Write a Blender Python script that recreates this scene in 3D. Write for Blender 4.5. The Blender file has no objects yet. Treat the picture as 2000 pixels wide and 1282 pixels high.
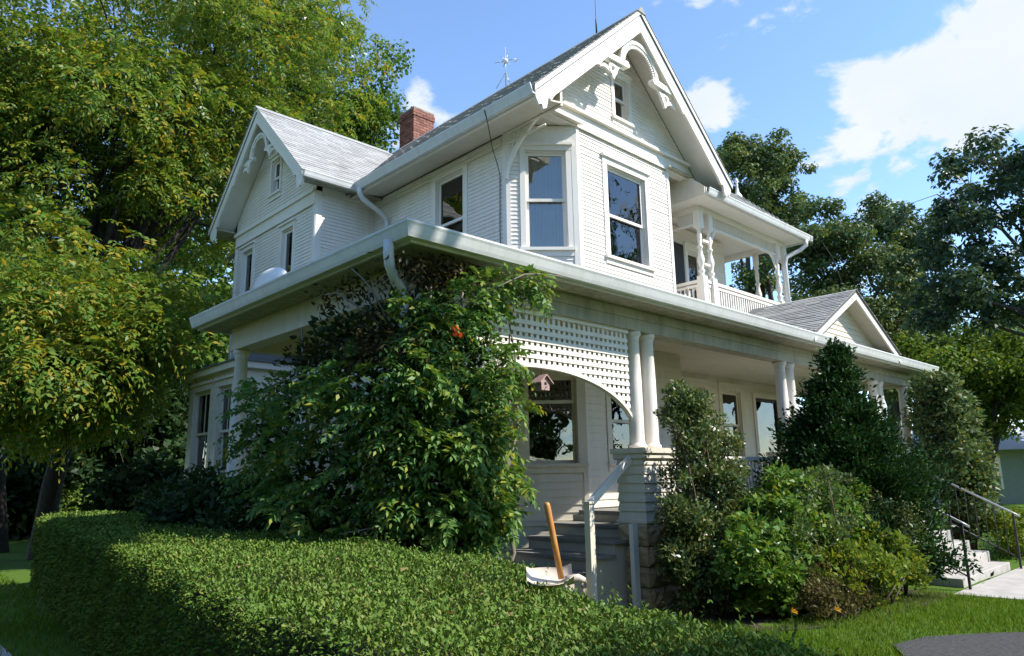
import bpy, math, random
import numpy as np
from mathutils import Vector, Matrix

random.seed(7)
RNG = np.random.default_rng(11)
sc = bpy.context.scene
COL = sc.collection
R = math.radians

# ------------------------------------------------------------------ camera
cam_d = bpy.data.cameras.new('camera')
cam_d.sensor_width = 36.0
cam_d.lens = 36.0 * 1394.0 / 2000.0
cam_d.clip_start = 0.05
cam_d.clip_end = 3000.0
cam = bpy.data.objects.new('camera', cam_d)
COL.objects.link(cam)
EYE = Vector((0.0, 0.0, 1.6))
FX = Vector((0.7268, 0.1279, 0.6748)); FY = Vector((-0.6867, 0.1593, 0.7092)); FZ = Vector((-0.0168, -0.9789, 0.2035))
right = Vector((FX[0], FY[0], FZ[0])).normalized()
fwd = Vector((FX[2], FY[2], FZ[2])).normalized()
up = right.cross(fwd).normalized()
cm = Matrix((right, up, -fwd)).transposed().to_4x4()
cm.translation = EYE
cam.matrix_world = cm
sc.camera = cam

def ray(px, py):
    return (right * (px - 1000.0) - up * (py - 641.0) + fwd * 1394.0).normalized()

# ------------------------------------------------------------------ light
SUN = Vector((0.60, -1.0, 1.20)).normalized()
EL = math.asin(SUN.z)
AZ = math.atan2(SUN.x, SUN.y)
world = bpy.data.worlds.new('World')
sc.world = world
world.use_nodes = True
wt = world.node_tree
for n in list(wt.nodes):
    wt.nodes.remove(n)

def build_world():
    N = wt.nodes.new; L = wt.links.new
    out = N('ShaderNodeOutputWorld'); bg = N('ShaderNodeBackground')
    bg.inputs['Strength'].default_value = 0.15
    sky = N('ShaderNodeTexSky'); sky.sky_type = 'NISHITA'; sky.sun_disc = False
    sky.sun_elevation = EL; sky.sun_rotation = AZ
    sky.air_density = 1.0; sky.dust_density = 0.0; sky.ozone_density = 4.2; sky.altitude = 0
    tc = N('ShaderNodeTexCoord')
    sep = N('ShaderNodeSeparateXYZ'); L(tc.outputs['Generated'], sep.inputs[0])
    def math_(op, a, b=None, clamp=False):
        m = N('ShaderNodeMath'); m.operation = op; m.use_clamp = clamp
        for i, x in enumerate((a, b)):
            if x is None: continue
            if isinstance(x, (int, float)): m.inputs[i].default_value = x
            else: L(x, m.inputs[i])
        return m.outputs[0]
    zz = math_('ADD', math_('MAXIMUM', sep.outputs[2], 0.0), 0.22)
    cx = math_('DIVIDE', sep.outputs[0], zz); cy = math_('DIVIDE', sep.outputs[1], zz)
    cmb = N('ShaderNodeCombineXYZ'); L(cx, cmb.inputs[0]); L(cy, cmb.inputs[1])
    nz = N('ShaderNodeTexNoise'); nz.inputs['Scale'].default_value = 4.2; nz.inputs['Detail'].default_value = 12.0
    nz.inputs['Roughness'].default_value = 0.58; nz.inputs['Distortion'].default_value = 0.25
    L(cmb.outputs[0], nz.inputs['Vector'])
    dens = math_('ADD', math_('MULTIPLY', math_('SUBTRACT', nz.outputs['Fac'], 0.5), 2.1), 0.38)
    # banks of cumulus standing in the sky, by compass direction
    for px, py, k, a in ((1860, 140, 230, 0.36), (1745, 280, 520, 0.30), (1975, 60, 260, 0.24), (1385, 50, 240, 0.36),
                         (1650, 165, 1100, 0.30), (825, 165, 900, 0.34), (1960, 235, 900, 0.20), (1395, 205, 800, 0.26)):
        d = ray(px, py)
        vm = N('ShaderNodeVectorMath'); vm.operation = 'DOT_PRODUCT'
        L(tc.outputs['Generated'], vm.inputs[0]); vm.inputs[1].default_value = d
        e = math_('EXPONENT', math_('MULTIPLY', math_('SUBTRACT', vm.outputs['Value'], 1.0), float(k)))
        dens = math_('ADD', dens, math_('MULTIPLY', e, a))
    mr = N('ShaderNodeMapRange'); mr.interpolation_type = 'SMOOTHSTEP'
    L(dens, mr.inputs['Value'])
    mr.inputs['From Min'].default_value = 0.62; mr.inputs['From Max'].default_value = 0.82
    # soft inner shading of the clouds
    n2 = N('ShaderNodeTexNoise'); n2.inputs['Scale'].default_value = 5.0; n2.inputs['Detail'].default_value = 6.0
    L(cmb.outputs[0], n2.inputs['Vector'])
    cr = N('ShaderNodeMixRGB'); L(n2.outputs['Fac'], cr.inputs['Fac'])
    cr.inputs['Color1'].default_value = (2.3, 2.65, 3.05, 1); cr.inputs['Color2'].default_value = (3.1, 3.2, 3.3, 1)
    mix = N('ShaderNodeMixRGB')
    L(mr.outputs[0], mix.inputs['Fac']); L(sky.outputs[0], mix.inputs['Color1']); L(cr.outputs[0], mix.inputs['Color2'])
    L(mix.outputs[0], bg.inputs['Color']); L(bg.outputs[0], out.inputs[0])
build_world()

sun_d = bpy.data.lights.new('sun', 'SUN')
sun_d.energy = 3.5; sun_d.angle = R(0.53); sun_d.color = (1.0, 0.955, 0.88)
sun = bpy.data.objects.new('sun', sun_d); COL.objects.link(sun)
sun.rotation_euler = (-SUN).to_track_quat('-Z', 'Y').to_euler()
sun.location = (20, -30, 40)
sc.view_settings.view_transform = 'Standard'
sc.view_settings.look = 'None'
sc.view_settings.exposure = 1.12
sc.view_settings.gamma = 1.0
sc.view_settings.use_curve_mapping = False
sc.render.engine = 'CYCLES'
sc.cycles.use_denoising = True
sc.cycles.max_bounces = 8
sc.cycles.diffuse_bounces = 4
sc.cycles.glossy_bounces = 3
sc.cycles.transmission_bounces = 4
sc.cycles.transparent_max_bounces = 12
sc.cycles.caustics_reflective = False
sc.cycles.caustics_refractive = False
sc.cycles.sample_clamp_indirect = 6.0

# ------------------------------------------------------------------ materials
class NT:
    def __init__(s, name):
        s.m = bpy.data.materials.new(name); s.m.use_nodes = True
        s.t = s.m.node_tree
        for n in list(s.t.nodes): s.t.nodes.remove(n)
        s.out = s.n('ShaderNodeOutputMaterial')
    def n(s, k, **kw):
        x = s.t.nodes.new(k)
        for a, b in kw.items(): setattr(x, a, b)
        return x
    def l(s, a, b): s.t.links.new(a, b)
    def noise(s, scale, detail=4, rough=0.55, vec=None, dist=0.0):
        x = s.n('ShaderNodeTexNoise'); x.inputs['Scale'].default_value = scale; x.inputs['Detail'].default_value = detail
        x.inputs['Roughness'].default_value = rough; x.inputs['Distortion'].default_value = dist
        s.l(vec if vec else s.pos(), x.inputs['Vector'])
        return x.outputs['Fac']
    def pos(s, sx=1, sy=1, sz=1):
        g = s.n('ShaderNodeNewGeometry')
        if (sx, sy, sz) == (1, 1, 1): return g.outputs['Position']
        v = s.n('ShaderNodeVectorMath', operation='MULTIPLY'); s.l(g.outputs['Position'], v.inputs[0]); v.inputs[1].default_value = (sx, sy, sz)
        return v.outputs[0]
    def ramp(s, fac, a, b, lo=0.0, hi=1.0):
        x = s.n('ShaderNodeMapRange'); s.l(fac, x.inputs['Value'])
        x.inputs['From Min'].default_value = a; x.inputs['From Max'].default_value = b
        x.inputs['To Min'].default_value = lo; x.inputs['To Max'].default_value = hi
        return x.outputs[0]
    def mix(s, fac, a, b, blend='MIX'):
        x = s.n('ShaderNodeMixRGB', blend_type=blend)
        for i, v in ((0, fac), (1, a), (2, b)):
            if isinstance(v, (int, float)): x.inputs[i].default_value = v if i == 0 else (v, v, v, 1)
            elif isinstance(v, tuple): x.inputs[i].default_value = v + (1,) if len(v) == 3 else v
            else: s.l(v, x.inputs[i])
        return x.outputs[0]
    def island(s):
        return s.n('ShaderNodeNewGeometry').outputs['Random Per Island']
    def objrand(s):
        return s.n('ShaderNodeObjectInfo').outputs['Random']
    def bump(s, h, strength=0.3, dist=0.01):
        b = s.n('ShaderNodeBump'); b.inputs['Strength'].default_value = strength; b.inputs['Distance'].default_value = dist
        s.l(h, b.inputs['Height']); return b.outputs[0]
    def principled(s, col, rough=0.6, metal=0.0, normal=None, spec=0.5):
        p = s.n('ShaderNodeBsdfPrincipled')
        if isinstance(col, tuple): p.inputs['Base Color'].default_value = col + (1,)
        else: s.l(col, p.inputs['Base Color'])
        if isinstance(rough, (int, float)): p.inputs['Roughness'].default_value = rough
        else: s.l(rough, p.inputs['Roughness'])
        p.inputs['Metallic'].default_value = metal
        p.inputs['Specular IOR Level'].default_value = spec
        if normal: s.l(normal, p.inputs['Normal'])
        s.l(p.outputs[0], s.out.inputs[0])
        return p

def paint(name, base, dirt, amount, rough=0.55, streak=True):
    t = NT(name)
    n1 = t.noise(1.3, 6, 0.62)
    n2 = t.noise(9.0, 5, 0.6, t.pos(1, 1, 0.16) if streak else None)
    f = t.mix(0.5, n1, n2)
    f = t.ramp(f, 0.44, 0.72, 0.0, amount)
    c = t.mix(f, base, dirt)
    pk = t.noise(11.0, 8, 0.72, t.pos(1, 1, 1.6))
    c = t.mix(t.ramp(pk, 0.655, 0.70, 0.0, 0.45), c, (0.36, 0.32, 0.27))
    c2 = t.mix(t.ramp(t.objrand(), 0, 1, 0, 0.10), c, tuple(x * 0.72 for x in base))
    fine = t.noise(60, 3, 0.6)
    t.principled(c2, t.ramp(n2, 0.3, 0.7, rough - 0.08, rough + 0.12), 0, t.bump(fine, 0.10, 0.004), 0.35)
    return t.m

M = {}
M['paint'] = paint('white_house_paint', (0.845, 0.79, 0.715), (0.55, 0.50, 0.42), 0.36)
M['trim'] = paint('white_trim_paint', (0.86, 0.81, 0.735), (0.60, 0.55, 0.47), 0.28)
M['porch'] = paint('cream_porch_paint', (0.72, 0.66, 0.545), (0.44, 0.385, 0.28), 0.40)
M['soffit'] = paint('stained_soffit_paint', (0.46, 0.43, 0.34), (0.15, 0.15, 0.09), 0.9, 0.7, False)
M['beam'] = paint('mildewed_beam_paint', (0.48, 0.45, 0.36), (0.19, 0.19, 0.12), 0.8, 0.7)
M['gutter'] = paint('gutter_enamel', (0.70, 0.705, 0.69), (0.36, 0.36, 0.32), 0.45, 0.38)
M['tread'] = paint('grey_tread_paint', (0.25, 0.24, 0.215), (0.12, 0.11, 0.09), 0.7, 0.6, False)
M['riser'] = paint('beige_riser_paint', (0.52, 0.46, 0.36), (0.30, 0.26, 0.19), 0.6, 0.65)
M['inside'] = NT('dark_interior').m
_t = NT('dark_interior'); _t.principled((0.10, 0.095, 0.09), 0.9); M['inside'] = _t.m  # dark base colour makes the rooms behind the glass dim
_t = NT('grey_curtain'); _t.principled(_t.mix(_t.ramp(_t.noise(7, 3, 0.5, _t.pos(9, 9, 0.3)), 0.35, 0.65), (0.42, 0.405, 0.385), (0.58, 0.56, 0.53)), 0.9); M['curtain'] = _t.m
_t = NT('white_roller_blind'); _t.principled((0.62, 0.62, 0.60), 0.8); M['blind'] = _t.m

def glass():
    t = NT('window_glass')
    fr = t.n('ShaderNodeFresnel'); fr.inputs['IOR'].default_value = 1.6
    w = t.noise(1.7, 2, 0.5)
    nb = t.bump(w, 0.16, 0.05)
    t.l(nb, fr.inputs['Normal'])
    tr = t.n('ShaderNodeBsdfTransparent'); tr.inputs[0].default_value = (0.80, 0.84, 0.83, 1)
    gl = t.n('ShaderNodeBsdfGlossy'); gl.inputs['Roughness'].default_value = 0.015; gl.inputs['Color'].default_value = (0.97, 0.96, 0.93, 1)
    t.l(nb, gl.inputs['Normal'])
    mx = t.n('ShaderNodeMixShader')
    t.l(t.ramp(fr.outputs[0], 0, 1, 0.06, 1.0), mx.inputs[0]); t.l(tr.outputs[0], mx.inputs[1]); t.l(gl.outputs[0], mx.inputs[2])
    t.l(mx.outputs[0], t.out.inputs[0])
    return t.m
M['glass'] = glass()

def shingle_mat(name, a, b):
    t = NT(name)
    c = t.mix(t.island(), a, b)
    sp = t.noise(140, 3, 0.7)
    c = t.mix(t.ramp(sp, 0.35, 0.7, 0, 0.55), c, tuple(x * 0.45 for x in a))
    st = t.noise(1.2, 5, 0.6)
    c = t.mix(t.ramp(st, 0.5, 0.75, 0, 0.4), c, (0.13, 0.125, 0.11))
    t.principled(c, 0.85, 0, t.bump(sp, 0.5, 0.006), 0.25)
    return t.m
M['shingle'] = shingle_mat('grey_asphalt_shingle', (0.335, 0.33, 0.315), (0.46, 0.455, 0.435))
M['felt'] = shingle_mat('roof_felt', (0.16, 0.16, 0.16), (0.18, 0.18, 0.18))

def simple(name, a, b, scale, rough=0.7, bump=0.4, bd=0.01, metal=0.0, isl=0.0, spec=0.4):
    t = NT(name)
    n = t.noise(scale, 6, 0.62)
    c = t.mix(t.ramp(n, 0.3, 0.7), a, b)
    if isl:
        c = t.mix(t.ramp(t.objrand(), 0, 1, 0, isl), c, tuple(x * 0.45 for x in a))
    t.principled(c, rough, metal, t.bump(n, bump, bd), spec)
    return t.m
M['brick'] = simple('red_brick', (0.26, 0.10, 0.07), (0.36, 0.165, 0.115), 22, 0.85, 0.5, 0.006, 0, 0.8)
M['mortar'] = simple('old_mortar', (0.34, 0.30, 0.26), (0.24, 0.21, 0.18), 30, 0.9)
M['stone'] = simple('tan_rock_face_block', (0.62, 0.45, 0.26), (0.42, 0.29, 0.16), 9, 0.85, 0.9, 0.03, 0, 0.5)
M['concrete'] = simple('weathered_concrete', (0.46, 0.43, 0.39), (0.33, 0.305, 0.27), 5, 0.85, 0.25, 0.006)
M['asphalt'] = simple('asphalt', (0.040, 0.040, 0.040), (0.085, 0.083, 0.08), 28, 0.97, 0.8, 0.01, 0, 0, 0.15)
M['iron'] = simple('black_wrought_iron', (0.018, 0.018, 0.018), (0.04, 0.034, 0.03), 20, 0.5, 0.2, 0.002)
M['galv'] = simple('galvanised_rail_pipe', (0.50, 0.50, 0.49), (0.36, 0.35, 0.33), 15, 0.4, 0.1, 0.002, 0.5)
M['handle'] = simple('varnished_orange_wood', (0.42, 0.17, 0.035), (0.52, 0.24, 0.06), 12, 0.45, 0.2, 0.002)
M['scoop'] = simple('cream_enamel', (0.70, 0.61, 0.50), (0.60, 0.50, 0.39), 9, 0.45, 0.08, 0.002)
M['pink'] = simple('weathered_pink_wood', (0.45, 0.30, 0.27), (0.33, 0.21, 0.19), 25, 0.8, 0.3, 0.003)
M['hole'] = simple('hole_shade', (0.012, 0.010, 0.009), (0.02, 0.018, 0.016), 20, 0.9)  # shade of the birdhouse opening, as a colour
M['bark'] = simple('dark_furrowed_bark', (0.020, 0.017, 0.014), (0.045, 0.038, 0.031), 14, 0.95, 1.0, 0.03)
M['bark_oak'] = simple('oak_bark', (0.050, 0.043, 0.038), (0.09, 0.08, 0.07), 14, 0.95, 1.0, 0.03)
M['twig'] = simple('brown_twig', (0.10, 0.075, 0.05), (0.16, 0.125, 0.085), 30, 0.9, 0.3, 0.003)
M['vine_wood'] = simple('grey_vine_wood', (0.17, 0.145, 0.115), (0.26, 0.225, 0.18), 30, 0.9, 0.4, 0.004)
M['hedge_core'] = simple('hedge_dark_core', (0.022, 0.020, 0.012), (0.04, 0.036, 0.02), 40, 0.95, 1.0, 0.02)
M['wire'] = simple('black_cable', (0.02, 0.02, 0.02), (0.03, 0.03, 0.03), 20, 0.6)
M['tan_wall'] = simple('tan_stucco', (0.52, 0.43, 0.36), (0.46, 0.38, 0.31), 6, 0.85)
M['green_wall'] = simple('sage_siding', (0.25, 0.29, 0.25), (0.21, 0.25, 0.21), 6, 0.8)
M['metal_roof'] = simple('pale_metal_roof', (0.55, 0.57, 0.60), (0.48, 0.50, 0.53), 3, 0.45)
M['dark_paint'] = simple('dark_shutter_paint', (0.018, 0.017, 0.017), (0.03, 0.028, 0.028), 10, 0.6)
M['vent'] = simple('white_vent_enamel', (0.80, 0.79, 0.76), (0.72, 0.71, 0.68), 6, 0.4, 0.05, 0.003)

def leaf(name, a, b, c=None, camt=0.0, nscale=0.6, trans=0.35, gloss=0.07, rough=0.42):
    t = NT(name)
    col = t.mix(t.island(), a, b)
    if c:
        n = t.noise(nscale, 3, 0.6)
        r = t.island()
        f = t.mix(0.55, n, r)
        col = t.mix(t.ramp(f, 0.62 - camt, 0.80 - camt, 0, 0.9), col, c)
    di = t.n('ShaderNodeBsdfDiffuse'); t.l(col, di.inputs[0])
    tr = t.n('ShaderNodeBsdfTranslucent')
    tc = t.mix(1.0, col, (1.25, 1.15, 0.55), 'MULTIPLY')
    t.l(tc, tr.inputs[0])
    m1 = t.n('ShaderNodeMixShader'); m1.inputs[0].default_value = trans
    t.l(di.outputs[0], m1.inputs[1]); t.l(tr.outputs[0], m1.inputs[2])
    gl = t.n('ShaderNodeBsdfGlossy'); gl.inputs['Roughness'].default_value = rough
    fr = t.n('ShaderNodeLayerWeight'); fr.inputs['Blend'].default_value = 0.25
    m2 = t.n('ShaderNodeMixShader')
    t.l(t.ramp(fr.outputs['Fresnel'], 0, 1, gloss * 0.12, gloss * 1.6), m2.inputs[0])
    t.l(m1.outputs[0], m2.inputs[1]); t.l(gl.outputs[0], m2.inputs[2])
    t.l(m2.outputs[0], t.out.inputs[0])
    return t.m
M['lf_locust'] = leaf('yellowing_locust_leaf', (0.075, 0.182, 0.030), (0.240, 0.295, 0.044), (0.40, 0.28, 0.03), 0.0, 0.45, 0.45)
M['lf_maple'] = leaf('mid_green_leaf', (0.050, 0.115, 0.018), (0.090, 0.165, 0.026), (0.15, 0.17, 0.025), 0, 0.4)
M['lf_oak'] = leaf('dark_oak_leaf', (0.062, 0.120, 0.042), (0.120, 0.178, 0.060), (0.19, 0.19, 0.06), 0.02, 0.35, 0.30, 0.12)
M['lf_oakd'] = leaf('deep_oak_leaf', (0.036, 0.078, 0.046), (0.072, 0.122, 0.064), (0.09, 0.12, 0.05), -0.02, 0.35, 0.28, 0.12)
M['lf_lime'] = leaf('lime_green_leaf', (0.105, 0.185, 0.022), (0.19, 0.245, 0.034), (0.26, 0.25, 0.03), 0.03, 0.5, 0.4)
M['lf_ash'] = leaf('mid_green_ash_leaf', (0.070, 0.145, 0.022), (0.135, 0.205, 0.034), (0.20, 0.21, 0.03), 0.0, 0.5, 0.40)
M['lf_hedge'] = leaf('privet_leaf', (0.075, 0.15, 0.020), (0.15, 0.235, 0.045), (0.22, 0.22, 0.05), -0.01, 2.0, 0.14, 0.05)
M['lf_vine'] = leaf('trumpet_vine_leaf', (0.060, 0.165, 0.036), (0.17, 0.28, 0.068), (0.36, 0.34, 0.035), -0.01, 1.5, 0.35, 0.08)
M['lf_shrub'] = leaf('glossy_shrub_leaf', (0.050, 0.098, 0.032), (0.13, 0.180, 0.055), (0.26, 0.25, 0.08), 0.02, 1.2, 0.25, 0.16, 0.30)
M['lf_mix'] = leaf('garden_shrub_leaf', (0.060, 0.16, 0.022), (0.15, 0.25, 0.040), (0.24, 0.27, 0.04), 0.0, 0.9, 0.35, 0.09)
M['lf_dark'] = leaf('dark_leaf', (0.018, 0.045, 0.014), (0.036, 0.070, 0.020), None, 0, 1, 0.25, 0.08)  # also colours the vine's darker inside and the unseen row
M['lf_cedar'] = leaf('cedar_spray', (0.012, 0.044, 0.013), (0.030, 0.075, 0.018), (0.050, 0.10, 0.020), -0.02, 0.9, 0.15, 0.05)
M['lf_dead'] = leaf('dry_vine_leaf', (0.045, 0.038, 0.016), (0.085, 0.068, 0.030), None, 0, 1, 0.2, 0.03)
M['lf_olive'] = leaf('olive_dry_leaf', (0.085, 0.080, 0.030), (0.16, 0.135, 0.055), None, 0, 1, 0.25, 0.04)
M['lf_fallen'] = leaf('fallen_leaf', (0.30, 0.20, 0.10), (0.42, 0.30, 0.16), None, 0, 1, 0.2, 0.03)
M['lf_grass'] = leaf('lawn_blade', (0.085, 0.175, 0.014), (0.15, 0.24, 0.026), (0.20, 0.20, 0.04), -0.03, 1.0, 0.35, 0.05)
M['orange'] = leaf('orange_trumpet_petal', (0.50, 0.05, 0.015), (0.55, 0.09, 0.02), None, 0, 1, 0.3, 0.05)
M['yellow'] = leaf('yellow_petal', (0.65, 0.33, 0.02), (0.75, 0.42, 0.03), None, 0, 1, 0.3, 0.05)

def lawn_mat():
    t = NT('lawn_soil_and_turf')
    n = t.noise(1.1, 6, 0.6); f = t.noise(45, 4, 0.7)
    c = t.mix(t.ramp(f, 0.3, 0.7), (0.055, 0.115, 0.012), (0.11, 0.185, 0.022))
    c = t.mix(t.ramp(n, 0.52, 0.75, 0, 0.6), c, (0.085, 0.085, 0.03))
    t.principled(c, 0.95, 0, t.bump(f, 0.8, 0.03), 0.15)
    return t.m
M['lawn'] = lawn_mat()
M['mulch'] = simple('bed_mulch', (0.045, 0.032, 0.02), (0.085, 0.062, 0.04), 35, 0.95, 1.0, 0.03)

# ------------------------------------------------------------------ builders
Z3 = Vector((0, 0, 1))
W = {}

class MB:
    def __init__(s): s.v = []; s.f = []; s.sm = []
    def add(s, v, f, smooth=False):
        b = len(s.v); s.v += [tuple(p) for p in v]
        s.f += [tuple(i + b for i in q) for q in f]; s.sm += [smooth] * len(f)
        return s
    def hexa(s, p):
        return s.add(p, [(0, 3, 2, 1), (4, 5, 6, 7), (0, 1, 5, 4), (1, 2, 6, 5), (2, 3, 7, 6), (3, 0, 4, 7)])
    def box(s, x0, x1, y0, y1, z0, z1):
        return s.hexa([(x0, y0, z0), (x1, y0, z0), (x1, y1, z0), (x0, y1, z0), (x0, y0, z1), (x1, y0, z1), (x1, y1, z1), (x0, y1, z1)])
    def prism(s, poly, vec):
        n = len(poly); vec = Vector(vec)
        a = [Vector(p) for p in poly]; b = [p + vec for p in a]
        return s.add(a + b, [tuple(range(n - 1, -1, -1)), tuple(range(n, 2 * n))] + [(i, (i + 1) % n, n + (i + 1) % n, n + i) for i in range(n)])
    def strip(s, inner, outer, vec):
        # ribbon between two polylines, extruded by vec
        vec = Vector(vec)
        for i in range(len(inner) - 1):
            q = [Vector(inner[i]), Vector(inner[i + 1]), Vector(outer[i + 1]), Vector(outer[i])]
            s.hexa(q + [p + vec for p in q])
        return s
    def tube(s, pts, r, n=8, smooth=True):
        pts = [Vector(p) for p in pts]; m = len(pts)
        rs = r if isinstance(r, (list, tuple)) else [r] * m
        vs = []; prev = None
        for i, p in enumerate(pts):
            d = (pts[min(i + 1, m - 1)] - pts[max(i - 1, 0)])
            d = d.normalized() if d.length > 1e-9 else Vector((0, 0, 1))
            if prev is None:
                a = d.orthogonal().normalized()
            else:
                a = prev - d * prev.dot(d)
                a = a.normalized() if a.length > 1e-6 else d.orthogonal().normalized()
            prev = a; b = d.cross(a)
            for k in range(n):
                t = 2 * math.pi * k / n
                vs.append(p + (a * math.cos(t) + b * math.sin(t)) * rs[i])
        fs = []
        for i in range(m - 1):
            for k in range(n):
                fs.append((i * n + k, i * n + (k + 1) % n, (i + 1) * n + (k + 1) % n, (i + 1) * n + k))
        s.add(vs, fs, smooth)
        b = len(s.v) - len(vs)
        s.f += [tuple(b + k for k in range(n - 1, -1, -1)), tuple(b + (m - 1) * n + k for k in range(n))]; s.sm += [False, False]
        return s
    def lathe(s, prof, c, n=14):
        vs = []; c = Vector(c)
        for r, z in prof:
            for k in range(n):
                t = 2 * math.pi * k / n; vs.append(c + Vector((r * math.cos(t), r * math.sin(t), z)))
        m = len(prof)
        fs = [(i * n + k, i * n + (k + 1) % n, (i + 1) * n + (k + 1) % n, (i + 1) * n + k) for i in range(m - 1) for k in range(n)]
        s.add(vs, fs, True)
        b = len(s.v) - len(vs)
        s.f += [tuple(b + k for k in range(n - 1, -1, -1)), tuple(b + (m - 1) * n + k for k in range(n))]; s.sm += [False, False]
        return s

def place(o, world_m, parent):
    COL.objects.link(o)
    if parent is not None:
        o.parent = parent
        o.matrix_parent_inverse = W[parent.name].inverted()
    o.matrix_basis = world_m
    W[o.name] = world_m.copy()
    return o

def finish_mesh(me, mat):
    me.materials.append(M[mat] if isinstance(mat, str) else mat)
    me.update()

def build(name, mb, mat, parent=None, bevel=0.0):
    v = np.array([tuple(p) for p in mb.v], dtype=np.float64)
    lo = v.min(0); hi = v.max(0)
    c = np.array([(lo[0] + hi[0]) / 2, (lo[1] + hi[1]) / 2, lo[2]])
    me = bpy.data.meshes.new(name)
    me.from_pydata((v - c).tolist(), [], mb.f)
    me.polygons.foreach_set('use_smooth', mb.sm)
    finish_mesh(me, mat)
    o = bpy.data.objects.new(name, me)
    if bevel:
        md = o.modifiers.new('bevel', 'BEVEL'); md.width = bevel; md.segments = 2; md.limit_method = 'ANGLE'
    return place(o, Matrix.Translation(Vector(c)), parent)

def np_mesh(name, verts, faces, mat, parent=None):
    """verts (N,3), faces (M,k) all the same size"""
    lo = verts.min(0); hi = verts.max(0)
    c = np.array([(lo[0] + hi[0]) / 2, (lo[1] + hi[1]) / 2, lo[2]])
    me = bpy.data.meshes.new(name)
    n = len(verts); m, k = faces.shape
    me.vertices.add(n); me.vertices.foreach_set('co', np.ascontiguousarray(verts - c, dtype=np.float32).ravel())
    me.loops.add(m * k); me.loops.foreach_set('vertex_index', np.ascontiguousarray(faces, dtype=np.int32).ravel())
    me.polygons.add(m); me.polygons.foreach_set('loop_start', np.arange(0, m * k, k, dtype=np.int32))
    try: me.polygons.foreach_set('loop_total', np.full(m, k, dtype=np.int32))
    except Exception: pass
    me.update(calc_edges=True)
    finish_mesh(me, mat)
    o = bpy.data.objects.new(name, me)
    return place(o, Matrix.Translation(Vector(c)), parent)

def empty(name, loc, label=None, cat=None, group=None):
    o = bpy.data.objects.new(name, None); o.empty_display_size = 0.3
    place(o, Matrix.Translation(Vector(loc)), None)
    if label: tag(o, label, cat, group)
    return o

def tag(o, label=None, cat=None, group=None, kind=None):
    if label: o['label'] = label
    if cat: o['category'] = cat
    if group: o['group'] = group
    if kind: o['kind'] = kind
    return o

class Fr:
    """a wall plane: u runs left to right seen from outside, n points out, z up"""
    def __init__(s, O, U):
        s.O = Vector((O[0], O[1], 0)); s.U = Vector((U[0], U[1], 0)).normalized(); s.N = Vector((s.U.y, -s.U.x, 0))
    def p(s, u, n, z): return s.O + s.U * u + s.N * n + Z3 * z
    def box(s, mb, u0, u1, n0, n1, z0, z1):
        return mb.hexa([s.p(u0, n1, z0), s.p(u1, n1, z0), s.p(u1, n0, z0), s.p(u0, n0, z0), s.p(u0, n1, z1), s.p(u1, n1, z1), s.p(u1, n0, z1), s.p(u0, n0, z1)])
    def mat(s, u, n, z):
        m = Matrix((s.U, -s.N, Z3)).transposed().to_4x4(); m.translation = s.p(u, n, z); return m

_board = {}
def board_mesh(L, pitch, mat):
    k = (round(L, 2), pitch, mat)
    if k not in _board:
        mb = MB(); pr = [(0, 0), (-0.017, 0.0), (-0.015, 0.008), (-0.004, pitch + 0.002), (0, pitch + 0.002)]
        mb.prism([(0, y, z) for y, z in pr], (k[0], 0, 0))
        me = bpy.data.meshes.new('clapboard'); me.from_pydata(mb.v, [], mb.f); finish_mesh(me, mat)
        _board[k] = me
    return _board[k]

def subtract(iv, a, b):
    out = []
    for x, y in iv:
        if b <= x or a >= y: out.append((x, y)); continue
        if a - x > 0.02: out.append((x, a))
        if y - b > 0.02: out.append((b, y))
    return out

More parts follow.
